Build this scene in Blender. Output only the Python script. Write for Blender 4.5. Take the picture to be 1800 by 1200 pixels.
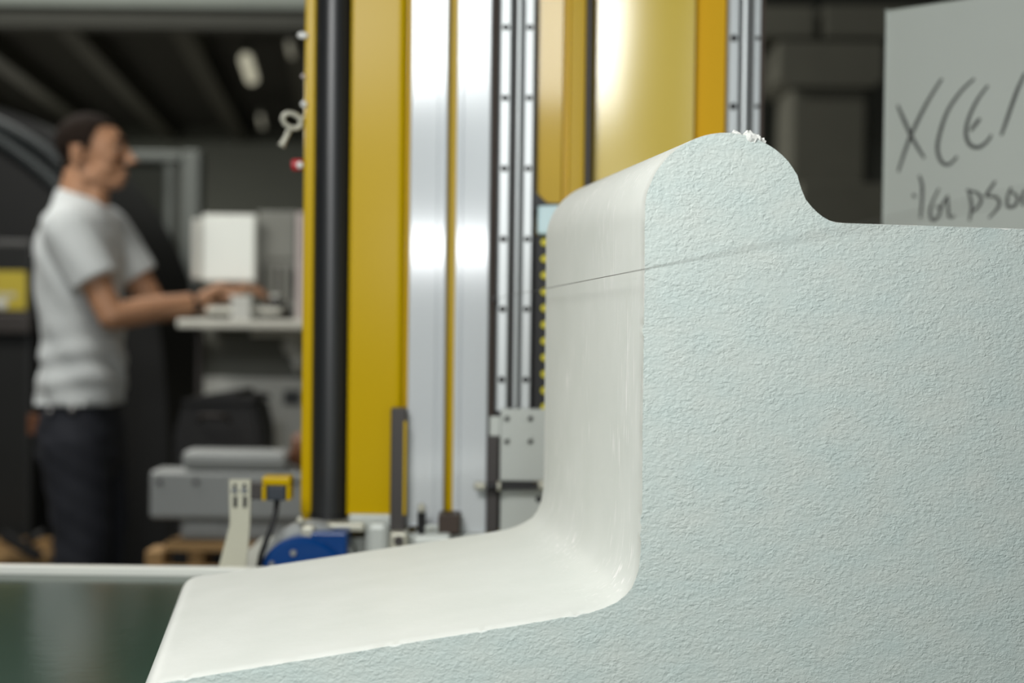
import bpy, bmesh, math, random
import numpy as np
from mathutils import Vector, Matrix

random.seed(7)
scene = bpy.context.scene
for o in list(bpy.data.objects):
    bpy.data.objects.remove(o)

# ------------------------------------------------------------------ camera
CAM = Vector((0.0, 0.0, 1.16))
PITCH = math.radians(0.99)
ROLL = math.radians(0.70)
FPX = 2500.0                                   # focal length in pixels of the 1800x1200 frame
fw = Vector((0, math.cos(PITCH), -math.sin(PITCH)))
r0 = Vector((1, 0, 0)); u0 = Vector((0, math.sin(PITCH), math.cos(PITCH)))
rt = math.cos(ROLL) * r0 + math.sin(ROLL) * u0
up = -math.sin(ROLL) * r0 + math.cos(ROLL) * u0
cam_data = bpy.data.cameras.new('camera')
cam_data.sensor_width = 36.0
cam_data.lens = 36.0 * FPX / 1800.0
cam_data.clip_start = 0.02
cam_data.dof.use_dof = True
cam_data.dof.focus_distance = 1.39
cam_data.dof.aperture_fstop = 2.8
cam = bpy.data.objects.new('camera', cam_data)
scene.collection.objects.link(cam)
m3 = Matrix((rt, up, -fw)).transposed()
cam.matrix_world = Matrix.Translation(CAM) @ m3.to_4x4()
scene.camera = cam

# ------------------------------------------------------------------ world and large lights
world = bpy.data.worlds.new('world'); scene.world = world
world.use_nodes = True
world.node_tree.nodes['Background'].inputs[0].default_value = (0.80, 0.92, 1.0, 1)
world.node_tree.nodes['Background'].inputs[1].default_value = 0.14

def area(name, loc, target, sx, sy, power, col=(1, 1, 1)):
    l = bpy.data.lights.new(name, 'AREA'); l.shape = 'RECTANGLE'
    l.size = sx; l.size_y = sy; l.energy = power; l.color = col
    o = bpy.data.objects.new(name, l); scene.collection.objects.link(o)
    o.location = loc
    o.rotation_euler = (Vector(target) - Vector(loc)).to_track_quat('-Z', 'Y').to_euler()
    return o
# luminaire over the cutting table, in front of the block
area('table_luminaire', (-0.46, 0.44, 1.96), (0.05, 1.4, 1.1), 0.55, 0.42, 19, (0.99, 1.0, 0.985))
# luminaire over the control desk
area('desk_luminaire', (-1.75, 3.1, 2.8), (-1.2, 4.2, 1.0), 1.2, 0.4, 32, (1.0, 0.97, 0.9))
# added unseen fill lights that lift the dark hall and the mezzanine underside
area('hall_fill_light', (-3.0, 6.0, 4.9), (-3.0, 7.4, 1.5), 3.0, 0.6, 200, (1.0, 0.98, 0.92))
area('mezzanine_fill_light', (-5.6, 11.8, 3.0), (-4.6, 11.8, 0.0), 1.8, 0.4, 360, (1.0, 0.97, 0.9))
# daylight gate of the hall behind the photographer
area('hall_gate_daylight', (0.68, -3.4, 2.3), (0.4, 2.0, 1.5), 0.9, 1.3, 18, (0.93, 0.99, 1.0))
# photographer's lamp, a hand above the camera
area('photo_lamp', (-0.25, -0.02, 1.37), (-0.05, 2.0, 1.25), 0.08, 0.04, 4.2, (1.0, 1.0, 1.0))

scene.view_settings.view_transform = 'Standard'
scene.view_settings.look = 'None'
scene.view_settings.gamma = 1.0
scene.view_settings.use_curve_mapping = False
scene.view_settings.exposure = 0.0

# ------------------------------------------------------------------ helpers
def ray(px, py):
    return fw + rt * ((px - 900.0) / FPX) + up * ((600.0 - py) / FPX)
def W(px, py, Y):
    """world point at depth Y that the photograph shows at a pixel"""
    d = ray(px, py)
    return CAM + d * ((Y - CAM.y) / d.y)
def ray_plane(px, py, p, n):
    d = ray(px, py)
    return CAM + d * ((p - CAM).dot(n) / d.dot(n))

MATS = {}
def srgb(c):
    return tuple(((v / 255.0) / 12.92 if v / 255.0 <= 0.04045 else (((v / 255.0) + 0.055) / 1.055) ** 2.4) for v in c)
def mat(name, rgb, rough=0.5, metal=0.0, var=0.06, scale=8.0, bump=0.0, bscale=60.0, coat=0.0,
        emit=None, estr=0.0, stretch=(1, 1, 1), aniso=0.0, spec=0.5, sheen=0.0):
    m = bpy.data.materials.new(name); m.use_nodes = True
    nt = m.node_tree; b = nt.nodes['Principled BSDF']
    c = srgb(rgb)
    tc = nt.nodes.new('ShaderNodeTexCoord')
    mp = nt.nodes.new('ShaderNodeMapping'); mp.inputs['Scale'].default_value = stretch
    nt.links.new(tc.outputs['Object'], mp.inputs['Vector'])
    nz = nt.nodes.new('ShaderNodeTexNoise'); nz.inputs['Scale'].default_value = scale; nz.inputs['Detail'].default_value = 4
    nt.links.new(mp.outputs['Vector'], nz.inputs['Vector'])
    mx = nt.nodes.new('ShaderNodeMix'); mx.data_type = 'RGBA'
    mx.inputs[6].default_value = tuple(max(0, v * (1 - 2 * var)) for v in c) + (1,)
    mx.inputs[7].default_value = tuple(min(1, v * (1 + 2 * var)) for v in c) + (1,)
    nt.links.new(nz.outputs['Fac'], mx.inputs[0])
    nt.links.new(mx.outputs[2], b.inputs['Base Color'])
    b.inputs['Roughness'].default_value = rough
    b.inputs['Metallic'].default_value = metal
    b.inputs['Coat Weight'].default_value = coat
    b.inputs['Coat Roughness'].default_value = 0.12; b.inputs['Coat IOR'].default_value = 1.7
    b.inputs['Anisotropic'].default_value = aniso
    b.inputs['Specular IOR Level'].default_value = spec
    if sheen: b.inputs['Sheen Weight'].default_value = sheen
    if emit:
        b.inputs['Emission Color'].default_value = srgb(emit) + (1,)
        b.inputs['Emission Strength'].default_value = estr
    if bump:
        n2 = nt.nodes.new('ShaderNodeTexNoise'); n2.inputs['Scale'].default_value = bscale; n2.inputs['Detail'].default_value = 3
        nt.links.new(mp.outputs['Vector'], n2.inputs['Vector'])
        bp = nt.nodes.new('ShaderNodeBump'); bp.inputs['Strength'].default_value = bump; bp.inputs['Distance'].default_value = 0.002
        nt.links.new(n2.outputs['Fac'], bp.inputs['Height'])
        nt.links.new(bp.outputs['Normal'], b.inputs['Normal'])
    MATS[name] = m
    return m

ORG = {}
def link(o, parent, org):
    scene.collection.objects.link(o)
    if parent is not None:
        o.parent = parent
        o.location = org - ORG[parent.name]
    else:
        o.location = org
    ORG[o.name] = Vector(org)
def tag(o, label=None, cat=None, group=None, kind=None):
    if label: o['label'] = label
    if cat: o['category'] = cat
    if group: o['group'] = group
    if kind: o['kind'] = kind
    return o
def thing(name, loc, label, cat, group=None):
    o = bpy.data.objects.new(name, None); o.empty_display_size = 0.1
    link(o, None, Vector(loc))
    return tag(o, label, cat, group)
def mk(name, bm, m, parent=None, smooth=False, base=False, label=None, cat=None, group=None, kind=None):
    """bmesh in world coordinates -> one object with its own origin"""
    me = bpy.data.meshes.new(name)
    bmesh.ops.recalc_face_normals(bm, faces=bm.faces)
    cs = [v.co for v in bm.verts]
    lo = Vector([min(c[i] for c in cs) for i in range(3)]); hi = Vector([max(c[i] for c in cs) for i in range(3)])
    org = (lo + hi) / 2
    if base: org.z = lo.z
    bm.transform(Matrix.Translation(-org))
    if smooth:
        for f in bm.faces: f.smooth = True
    bm.to_mesh(me); bm.free()
    if smooth == 'auto':
        me.set_sharp_from_angle(angle=math.radians(35))
    for x in (m if isinstance(m, (list, tuple)) else [m]):
        me.materials.append(MATS[x] if isinstance(x, str) else x)
    o = bpy.data.objects.new(name, me)
    link(o, parent, org)
    tag(o, label, cat, group, kind)
    return o
def box(bm, lo, hi, bev=0.0, seg=2):
    lo = Vector(lo); hi = Vector(hi)
    r = bmesh.ops.create_cube(bm, size=1.0)
    vs = r['verts']
    s = hi - lo; c = (hi + lo) / 2
    for v in vs: v.co = Vector((v.co.x * s.x, v.co.y * s.y, v.co.z * s.z)) + c
    if bev > 0:
        es = list({e for v in vs for e in v.link_edges})
        bmesh.ops.bevel(bm, geom=es, offset=bev, segments=seg, affect='EDGES', profile=0.5)
    return vs
def obox(bm, c, ax, ay, az, bev=0.0):
    """oriented box: centre and three half-axis vectors"""
    r = bmesh.ops.create_cube(bm, size=2.0); vs = r['verts']
    for v in vs: v.co = Vector(c) + ax * v.co.x + ay * v.co.y + az * v.co.z
    if bev > 0:
        es = list({e for v in vs for e in v.link_edges})
        bmesh.ops.bevel(bm, geom=es, offset=bev, segments=2, affect='EDGES', profile=0.5)
def basis(d):
    d = d.normalized()
    a = Vector((0, 0, 1)) if abs(d.z) < 0.9 else Vector((1, 0, 0))
    x = d.cross(a).normalized(); y = d.cross(x).normalized()
    return x, y
def rings_to(bm, rings, caps=True, closed=False):
    vr = [[bm.verts.new(p) for p in rg] for rg in rings]
    n = len(vr[0])
    rg = range(len(vr)) if closed else range(len(vr) - 1)
    for i in rg:
        a = vr[i]; b = vr[(i + 1) % len(vr)]
        for k in range(n):
            bm.faces.new((a[k], a[(k + 1) % n], b[(k + 1) % n], b[k]))
    if caps and not closed:
        bm.faces.new(vr[0][::-1]); bm.faces.new(vr[-1])
def cyl(bm, p0, p1, r, r1=None, n=20, bev=0.0):
    p0 = Vector(p0); p1 = Vector(p1); r1 = r if r1 is None else r1
    x, y = basis(p1 - p0)
    def rg(p, rr): return [p + x * (rr * math.cos(2 * math.pi * k / n)) + y * (rr * math.sin(2 * math.pi * k / n)) for k in range(n)]
    if bev > 0:
        d = (p1 - p0).normalized() * bev
        R = [rg(p0, r - bev), rg(p0 + d, r), rg(p1 - d, r1), rg(p1, r1 - bev)]
    else:
        R = [rg(p0, r), rg(p1, r1)]
    rings_to(bm, R)
def tube(bm, pts, r, n=10, closed=False):
    pts = [Vector(p) for p in pts]; N = len(pts); R = []
    px = None
    for i, p in enumerate(pts):
        if closed: d = pts[(i + 1) % N] - pts[i - 1]
        else: d = pts[min(i + 1, N - 1)] - pts[max(i - 1, 0)]
        d.normalize()
        if px is None: x, y = basis(d)
        else:
            x = (px - d * px.dot(d)).normalized(); y = d.cross(x)
        px = x
        rr = r[i] if isinstance(r, (list, tuple)) else r
        R.append([p + x * (rr * math.cos(2 * math.pi * k / n)) + y * (rr * math.sin(2 * math.pi * k / n)) for k in range(n)])
    rings_to(bm, R, caps=not closed, closed=closed)
def capsule(bm, p0, r0_, p1, r1_, n=16, flat0=False, flat1=False):
    p0 = Vector(p0); p1 = Vector(p1); d = (p1 - p0).normalized(); x, y = basis(d)
    R = []
    def rg(p, rr): return [p + x * (rr * math.cos(2 * math.pi * k / n)) + y * (rr * math.sin(2 * math.pi * k / n)) for k in range(n)]
    if not flat0:
        for a in (80, 55, 28): R.append(rg(p0 - d * (r0_ * math.sin(math.radians(a))), r0_ * math.cos(math.radians(a))))
    R.append(rg(p0, r0_)); R.append(rg(p1, r1_))
    if not flat1:
        for a in (28, 55, 80): R.append(rg(p1 + d * (r1_ * math.sin(math.radians(a))), r1_ * math.cos(math.radians(a))))
    rings_to(bm, R)
def ell(bm, c, rx, ry, rz, rot=None, sub=3):
    r = bmesh.ops.create_icosphere(bm, subdivisions=sub, radius=1.0)
    for v in r['verts']:
        p = Vector((v.co.x * rx, v.co.y * ry, v.co.z * rz))
        if rot is not None: p = rot @ p
        v.co = Vector(c) + p
def prism(bm, poly, dvec):
    a = [bm.verts.new(Vector(p)) for p in poly]; b = [bm.verts.new(Vector(p) + dvec) for p in poly]
    n = len(a)
    bm.faces.new(a); bm.faces.new(b[::-1])
    for i in range(n): bm.faces.new((a[i], b[i], b[(i + 1) % n], a[(i + 1) % n]))
def NB(): return bmesh.new()
def prect(x0, y0, x1, y1, Y, depth, tall=None):
    """world box behind a pixel rectangle whose front lies at depth Y"""
    ym = tall if tall is not None else (y0 + y1) / 2
    xm = (x0 + x1) / 2
    lo = Vector((W(x0, ym, Y).x, Y, W(xm, y1, Y).z)); hi = Vector((W(x1, ym, Y).x, Y + depth, W(xm, y0, Y).z))
    return lo, hi
def PB(parent, name, x0, y0, x1, y1, Y, depth, m, bev=0.002, tall=None, **kw):
    bm = NB(); lo, hi = prect(x0, y0, x1, y1, Y, depth, tall)
    bev = min(bev, 0.4 * min(hi.x - lo.x, hi.y - lo.y, hi.z - lo.z))
    box(bm, lo, hi, bev)
    return mk(name, bm, m, parent, **kw)

# ------------------------------------------------------------------ materials
mat('concrete_floor', (104, 102, 95), 0.6, var=0.12, scale=3, bump=0.2)
mat('wall_paint', (78, 81, 74), 0.8, var=0.05, scale=1.5)
mat('roof_dark', (38, 38, 33), 0.85, var=0.1, scale=2)
mat('roof_joist', (60, 60, 50), 0.8, var=0.1, scale=2)
mat('fascia_grey', (134, 141, 134), 0.8, var=0.04)
mat('beam_grey', (60, 61, 55), 0.8, var=0.06)
mat('concrete', (106, 106, 95), 0.85, var=0.07, scale=4, bump=0.2)
mat('frame_grey', (142, 148, 143), 0.5, var=0.03)
mat('yellow_paint', (206, 170, 0), 0.28, var=0.02, scale=3, coat=0.0, spec=0.16)
mat('yellow_deep', (228, 176, 0), 0.5, var=0.02, scale=3, spec=0.12)
mat('yellow_satin', (206, 168, 4), 0.4, var=0.02, scale=3, coat=0.22, spec=0.2)
mat('yellow_panel', (216, 186, 4), 0.4, var=0.02, scale=3, coat=1.0, spec=0.2)
MATS['yellow_panel'].node_tree.nodes['Principled BSDF'].inputs['Coat Roughness'].default_value = 0.17
mat('aluminium', (220, 224, 226), 0.21, 0.14, var=0.02, scale=6, stretch=(1, 1, 0.05), aniso=0.9, spec=0.3)
mat('groove', (120, 126, 128), 0.5, 0.6)
mat('steel_rail', (206, 210, 210), 0.38, 0.5, var=0.02, stretch=(1, 1, 0.05))
mat('dark_steel', (72, 68, 66), 0.5, 0.3, var=0.08)
mat('bolt_dark', (60, 60, 60), 0.4, 0.5)
mat('chrome', (205, 205, 205), 0.3, 1.0, var=0.0)
mat('black_rubber', (40, 41, 42), 0.36, var=0.08, stretch=(1, 1, 0.1), spec=0.6)
mat('black_plastic', (26, 26, 27), 0.5, var=0.1)
mat('plate_grey', (200, 204, 198), 0.5, 0.25, var=0.04, scale=5)
mat('box_grey', (164, 168, 168), 0.5, 0.15, var=0.05, scale=5)
mat('blue_paint', (0, 62, 128), 0.4, var=0.05, coat=0.1, spec=0.25)
mat('beige_paint', (204, 202, 182), 0.5, var=0.04)
mat('dark_blue_plastic', (52, 58, 66), 0.5)
mat('red_plastic', (190, 40, 50), 0.35)
mat('white_glint', (240, 240, 236), 0.2, var=0.01)
mat('cream_metal', (196, 194, 178), 0.4, 0.2)
mat('brown_steel', (70, 58, 50), 0.6, 0.2)
mat('white_laminate', (222, 222, 212), 0.4, var=0.02)
mat('white_panel', (226, 228, 222), 0.5, var=0.02)
mat('screen_glow', (225, 228, 222), 0.4, var=0.01, emit=(225, 232, 224), estr=0.28)  # weak glow added to bring the white face up in brightness
mat('cabinet_grey', (138, 140, 134), 0.55, var=0.1, scale=9)
mat('panel_shade', (112, 114, 106), 0.6, var=0.06)
mat('pink_white', (214, 202, 200), 0.5)
mat('wood', (172, 138, 92), 0.7, var=0.15, scale=6, stretch=(0.3, 3, 3), bump=0.3)
mat('brown_leather', (112, 72, 48), 0.6, var=0.1)
mat('label_yellow', (206, 186, 66), 0.5, var=0.08, scale=20)
mat('dark_cover', (24, 25, 25), 0.6, var=0.12, scale=3, bump=0.3, bscale=12)
mat('dark_cabinet', (30, 31, 30), 0.5, var=0.08)
mat('cover_bar', (60, 66, 68), 0.5, var=0.05)
mat('lamp_tube', (120, 118, 105), 0.4, emit=(255, 250, 220), estr=0.42)
mat('lamp_tube_dim', (190, 190, 176), 0.4, emit=(255, 250, 225), estr=0.12)
mat('skin', (180, 135, 104), 0.5, var=0.05, scale=12, bump=0.08, bscale=200)
mat('hair', (30, 22, 17), 0.85, var=0.2, scale=80, bump=0.6, bscale=400, spec=0.15)
mat('shirt', (206, 212, 214), 0.85, var=0.03, scale=10, bump=0.25, bscale=25, sheen=0.2)
mat('denim', (34, 37, 46), 0.85, var=0.15, scale=30, bump=0.25, bscale=40)
mat('shoe', (60, 60, 62), 0.6)
mat('eye', (230, 226, 220), 0.2, var=0)
mat('iris', (40, 26, 18), 0.2, var=0)
mat('lip', (168, 104, 88), 0.5)
mat('wire', (70, 66, 62), 0.4, 0.6)
mat('foam_white', (234, 235, 229), 0.7, var=0.02)
mat('foam_board', (204, 210, 202), 0.8, var=0.025, scale=6, bump=0.3, bscale=250)
mat('marker_ink', (74, 76, 74), 0.7, var=0.15, scale=60)
mat('edge_strip', (244, 245, 236), 0.4, var=0.03)
mat('cyan_plastic', (214, 240, 244), 0.3)
mat('yellow_dot', (224, 210, 40), 0.4)

# glossy green table sheet
m = mat('green_table', (42, 68, 54), 0.16, var=0.12, scale=2.5, bump=0.05, bscale=30, spec=0.5)

def foam_face_material():
    m = bpy.data.materials.new('foam_rough_face'); m.use_nodes = True
    nt = m.node_tree; b = nt.nodes['Principled BSDF']; L = nt.links
    tc = nt.nodes.new('ShaderNodeTexCoord')
    mp = nt.nodes.new('ShaderNodeMapping'); mp.inputs['Scale'].default_value = (0.75, 1.0, 1.15)
    L.new(tc.outputs['Object'], mp.inputs['Vector'])
    # base colour with faint blotches
    n0 = nt.nodes.new('ShaderNodeTexNoise'); n0.inputs['Scale'].default_value = 26; n0.inputs['Detail'].default_value = 3
    L.new(mp.outputs['Vector'], n0.inputs['Vector'])
    cr = nt.nodes.new('ShaderNodeValToRGB')
    cr.color_ramp.elements[0].position = 0.3; cr.color_ramp.elements[0].color = srgb((207, 220, 215)) + (1,)
    cr.color_ramp.elements[1].position = 0.72; cr.color_ramp.elements[1].color = srgb((214, 222, 215)) + (1,)
    L.new(n0.outputs['Fac'], cr.inputs['Fac'])
    L.new(cr.outputs['Color'], b.inputs['Base Color'])
    b.inputs['Roughness'].default_value = 0.62
    # melted bead relief
    n1 = nt.nodes.new('ShaderNodeTexNoise'); n1.inputs['Scale'].default_value = 285; n1.inputs['Detail'].default_value = 2.5
    n1.inputs['Roughness'].default_value = 0.55; n1.inputs['Distortion'].default_value = 0.9
    n2 = nt.nodes.new('ShaderNodeTexVoronoi'); n2.inputs['Scale'].default_value = 265; n2.feature = 'SMOOTH_F1'
    n3 = nt.nodes.new('ShaderNodeTexNoise'); n3.inputs['Scale'].default_value = 45; n3.inputs['Detail'].default_value = 2
    for n in (n1, n2, n3): L.new(mp.outputs['Vector'], n.inputs['Vector'])
    ad = nt.nodes.new('ShaderNodeMath'); ad.operation = 'MULTIPLY_ADD'
    L.new(n2.outputs['Distance'], ad.inputs[0]); ad.inputs[1].default_value = -0.35
    L.new(n1.outputs['Fac'], ad.inputs[2])
    mu = nt.nodes.new('ShaderNodeMath'); mu.operation = 'MULTIPLY'
    mr = nt.nodes.new('ShaderNodeMapRange'); mr.inputs['From Min'].default_value = 0.3; mr.inputs['From Max'].default_value = 0.65
    mr.inputs['To Min'].default_value = 0.45; mr.inputs['To Max'].default_value = 1.0
    L.new(n3.outputs['Fac'], mr.inputs['Value'])
    L.new(ad.outputs[0], mu.inputs[0]); L.new(mr.outputs[0], mu.inputs[1])
    bp = nt.nodes.new('ShaderNodeBump'); bp.inputs['Strength'].default_value = 0.72; bp.inputs['Distance'].default_value = 0.0019
    L.new(mu.outputs[0], bp.inputs['Height']); L.new(bp.outputs['Normal'], b.inputs['Normal'])
    MATS['foam_rough_face'] = m
foam_face_material()

def foam_cut_material(markz):
    m = bpy.data.materials.new('foam_wire_cut'); m.use_nodes = True
    nt = m.node_tree; b = nt.nodes['Principled BSDF']; L = nt.links
    tc = nt.nodes.new('ShaderNodeTexCoord')
    b.inputs['Roughness'].default_value = 0.55
    # soft patches
    n0 = nt.nodes.new('ShaderNodeTexNoise'); n0.inputs['Scale'].default_value = 14; n0.inputs['Detail'].default_value = 4
    L.new(tc.outputs['Object'], n0.inputs['Vector'])
    cr = nt.nodes.new('ShaderNodeValToRGB')
    cr.color_ramp.elements[0].position = 0.25; cr.color_ramp.elements[0].color = srgb((225, 229, 222)) + (1,)
    cr.color_ramp.elements[1].position = 0.75; cr.color_ramp.elements[1].color = srgb((233, 236, 230)) + (1,)
    L.new(n0.outputs['Fac'], cr.inputs['Fac'])
    # short scratches running down the cut
    mp = nt.nodes.new('ShaderNodeMapping'); mp.inputs['Scale'].default_value = (1, 1, 0.10)
    L.new(tc.outputs['Object'], mp.inputs['Vector'])
    n1 = nt.nodes.new('ShaderNodeTexNoise'); n1.inputs['Scale'].default_value = 190; n1.inputs['Detail'].default_value = 2
    L.new(mp.outputs['Vector'], n1.inputs['Vector'])
    n2 = nt.nodes.new('ShaderNodeTexNoise'); n2.inputs['Scale'].default_value = 9; n2.inputs['Detail'].default_value = 2
    L.new(tc.outputs['Object'], n2.inputs['Vector'])
    r1 = nt.nodes.new('ShaderNodeMapRange'); r1.inputs['From Min'].default_value = 0.57; r1.inputs['From Max'].default_value = 0.68
    r2 = nt.nodes.new('ShaderNodeMapRange'); r2.inputs['From Min'].default_value = 0.46; r2.inputs['From Max'].default_value = 0.62
    L.new(n1.outputs['Fac'], r1.inputs['Value']); L.new(n2.outputs['Fac'], r2.inputs['Value'])
    mu = nt.nodes.new('ShaderNodeMath'); mu.operation = 'MULTIPLY'
    L.new(r1.outputs[0], mu.inputs[0]); L.new(r2.outputs[0], mu.inputs[1])
    sx = nt.nodes.new('ShaderNodeSeparateXYZ'); L.new(tc.outputs['Object'], sx.inputs[0])
    gx = nt.nodes.new('ShaderNodeMapRange'); gx.inputs['From Min'].default_value = 0.40; gx.inputs['From Max'].default_value = 0.435
    gx.inputs['To Min'].default_value = 0.06
    L.new(sx.outputs['X'], gx.inputs['Value'])
    mu0 = mu; mu = nt.nodes.new('ShaderNodeMath'); mu.operation = 'MULTIPLY'
    L.new(mu0.outputs[0], mu.inputs[0]); L.new(gx.outputs[0], mu.inputs[1])
    mx = nt.nodes.new('ShaderNodeMix'); mx.data_type = 'RGBA'
    L.new(mu.outputs[0], mx.inputs[0]); L.new(cr.outputs['Color'], mx.inputs[6]); mx.inputs[7].default_value = srgb((252, 252, 248)) + (1,)
    # one faint scored line where the wire paused
    sp = nt.nodes.new('ShaderNodeSeparateXYZ'); L.new(tc.outputs['Object'], sp.inputs[0])
    n4 = nt.nodes.new('ShaderNodeTexNoise'); n4.inputs['Scale'].default_value = 14; L.new(tc.outputs['Object'], n4.inputs['Vector'])
    wob = nt.nodes.new('ShaderNodeMath'); wob.operation = 'MULTIPLY_ADD'; wob.inputs[1].default_value = 0.006
    L.new(n4.outputs['Fac'], wob.inputs[0]); L.new(sp.outputs['Z'], wob.inputs[2])
    cp = nt.nodes.new('ShaderNodeMath'); cp.operation = 'COMPARE'; cp.inputs[1].default_value = markz + 0.003; cp.inputs[2].default_value = 0.0005
    L.new(wob.outputs[0], cp.inputs[0])
    gr = nt.nodes.new('ShaderNodeMath'); gr.operation = 'LESS_THAN'; gr.inputs[1].default_value = -0.0
    L.new(sp.outputs['Y'], gr.inputs[0])
    mm = nt.nodes.new('ShaderNodeMath'); mm.operation = 'MULTIPLY'
    L.new(cp.outputs[0], mm.inputs[0]); L.new(gr.outputs[0], mm.inputs[1])
    m4 = nt.nodes.new('ShaderNodeMath'); m4.operation = 'MULTIPLY'; m4.inputs[1].default_value = 0.3
    L.new(mm.outputs[0], m4.inputs[0])
    mx2 = nt.nodes.new('ShaderNodeMix'); mx2.data_type = 'RGBA'
    L.new(m4.outputs[0], mx2.inputs[0]); L.new(mx.outputs[2], mx2.inputs[6]); mx2.inputs[7].default_value = srgb((130, 128, 120)) + (1,)
    L.new(mx2.outputs[2], b.inputs['Base Color'])
    # fine ridges
    n5 = nt.nodes.new('ShaderNodeTexNoise'); n5.inputs['Scale'].default_value = 70; n5.inputs['Detail'].default_value = 5
    mp5 = nt.nodes.new('ShaderNodeMapping'); mp5.inputs['Scale'].default_value = (1, 1, 0.15)
    L.new(tc.outputs['Object'], mp5.inputs['Vector']); L.new(mp5.outputs['Vector'], n5.inputs['Vector'])
    s1 = nt.nodes.new('ShaderNodeMath'); s1.operation = 'MULTIPLY_ADD'; s1.inputs[1].default_value = 0.6
    L.new(mu.outputs[0], s1.inputs[0]); L.new(n5.outputs['Fac'], s1.inputs[2])
    bp = nt.nodes.new('ShaderNodeBump'); bp.inputs['Strength'].default_value = 0.22; bp.inputs['Distance'].default_value = 0.002
    L.new(s1.outputs[0], bp.inputs['Height']); L.new(bp.outputs['Normal'], b.inputs['Normal'])
    MATS['foam_wire_cut'] = m

# ------------------------------------------------------------------ setting
def struct(name, bm, m, parent=None, smooth=False):
    return mk(name, bm, m, parent, smooth=smooth, kind=None if parent else 'structure')
HX0, HX1, HY0, HY1, HZ = -7.0, 7.0, -4.5, 16.0, 5.2
bm = NB(); box(bm, (HX0, HY0, -0.1), (HX1, HY1, 0)); struct('floor', bm, 'concrete_floor')
bm = NB(); box(bm, (HX0, HY1, 0), (HX1, HY1 + 0.2, HZ)); struct('wall_back', bm, 'wall_paint')
bm = NB(); box(bm, (HX0 - 0.2, HY0, 0), (HX0, HY1, HZ)); struct('wall_left', bm, 'wall_paint')
bm = NB(); box(bm, (HX1, HY0, 0), (HX1 + 0.2, HY1, HZ)); struct('wall_right', bm, 'wall_paint')
bm = NB(); box(bm, (HX0, HY0, HZ), (HX1, HY1, HZ + 0.2)); struct('ceiling', bm, 'roof_dark')
# mezzanine with joists running away from the camera
MZ = W(300, 55, 9.5).z
bm = NB(); box(bm, (HX0, 9.5, MZ + 0.22), (1.2, HY1, MZ + 0.30)); mez = struct('trim_1', bm, 'roof_dark')
tag(mez, 'dark underside of the mezzanine deck carried by joists')
bm = NB(); box(bm, (HX0, 9.30, MZ + 0.125), (1.2, 9.498, MZ + 0.75)); f = struct('trim_2', bm, 'fascia_grey'); tag(f, 'light grey fascia along the edge of the mezzanine')
bm = NB(); box(bm, (HX0, 9.36, MZ), (1.2, 9.52, MZ + 0.123)); f = struct('trim_3', bm, 'beam_grey'); tag(f, 'dark grey edge beam below the mezzanine fascia')
dj = Vector(((595 - 900) / FPX, 1, 0))
for k in range(-4, 5):
    bm = NB(); p = W(105 + 205 * k, 56, 9.53); L = HY1 - 9.55
    ax = Vector((0.075, 0, 0)); c = Vector((p.x, 9.53, MZ + 0.13)) + dj * (L / 2)
    if c.x + dj.x * L / 2 < HX0 + 0.1 or c.x > 1.0: 
        bm.free(); continue
    obox(bm, c, ax, dj * (L / 2), Vector((0, 0, 0.088)))
    mk('joist', bm, 'roof_joist', mez)
# tall grey door frame in the hall behind the operator
dY = 6.3
door = thing('door_1', W(320, 1150, dY) * 1.0, 'tall light grey door frame with double jamb behind the operator', 'door frame')
del door['category']; door['kind'] = 'structure'
door.location.z = 0; ORG[door.name].z = 0
def dbar(name, x0, y0, x1, y1, Y, dp, m, to_floor=False):
    lo, hi = prect(x0, y0, x1, y1, Y, dp)
    if to_floor: lo.z = 0.0
    bm = NB(); box(bm, lo, hi, 0.006); return mk(name, bm, m, door)
dbar('jamb', 317, 264, 348, 900, dY, 0.12, 'frame_grey', True)
dbar('jamb', 287, 281, 303, 900, dY + 0.03, 0.08, 'frame_grey', True)
dbar('jamb', 303, 281, 317, 900, dY + 0.07, 0.05, 'panel_shade', True)
dbar('lintel', 60, 264, 317, 281, dY, 0.12, 'frame_grey')
dbar('jamb', 60, 281, 85, 900, dY, 0.12, 'frame_grey', True)
dbar('door_leaf', 85, 281, 287, 900, dY + 0.08, 0.04, 'wall_paint', True)
# concrete column with corbel on the right, far behind
cY = 8.2
col = thing('wall_pier', Vector((W(1460, 700, cY).x, cY + 0.3, 0)), 'dark concrete column with wide corbel head far behind the block', 'column')
del col['category']; col['kind'] = 'structure'; 
def cbox(name, x0, y0, x1, y1, Y, dp, m, to_floor=False, bev=0.02):
    lo, hi = prect(x0, y0, x1, y1, Y, dp)
    if to_floor: lo.z = 0.0
    bm = NB(); box(bm, lo, hi, bev); return mk(name, bm, m, col)
cbox('shaft', 1388, 150, 1520, 800, cY, 0.5, 'concrete', True)
cbox('shaft_rib', 1502, 152, 1532, 800, cY + 0.08, 0.4, 'concrete', True)
# corbel head with a chamfered underside
bm = NB(); a = W(1368, 75, cY); b_ = W(1548, 75, cY); z1 = a.z; z0 = W(1368, 140, cY).z; z00 = W(1390, 154, cY).z
prism(bm, [(a.x, cY - 0.06, z1), (b_.x, cY - 0.06, z1), (b_.x, cY - 0.06, z0), (b_.x - 0.05, cY - 0.06, z00), (a.x + 0.06, cY - 0.06, z00), (a.x, cY - 0.06, z0)], Vector((0, 0.6, 0)))
mk('corbel', bm, 'concrete', col)
cbox('crossbeam', 1150, 8, 1436, 66, cY + 0.02, 0.35, 'concrete')
cbox('crossbeam', 1448, 8, 1640, 68, cY + 0.02, 0.35, 'concrete')
bm = NB(); lo, hi = prect(1405, 322, 1700, 800, 7.4, 0.2); lo.z = 0; box(bm, lo, hi, 0.01); struct('wall_low', bm, 'concrete')

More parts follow.
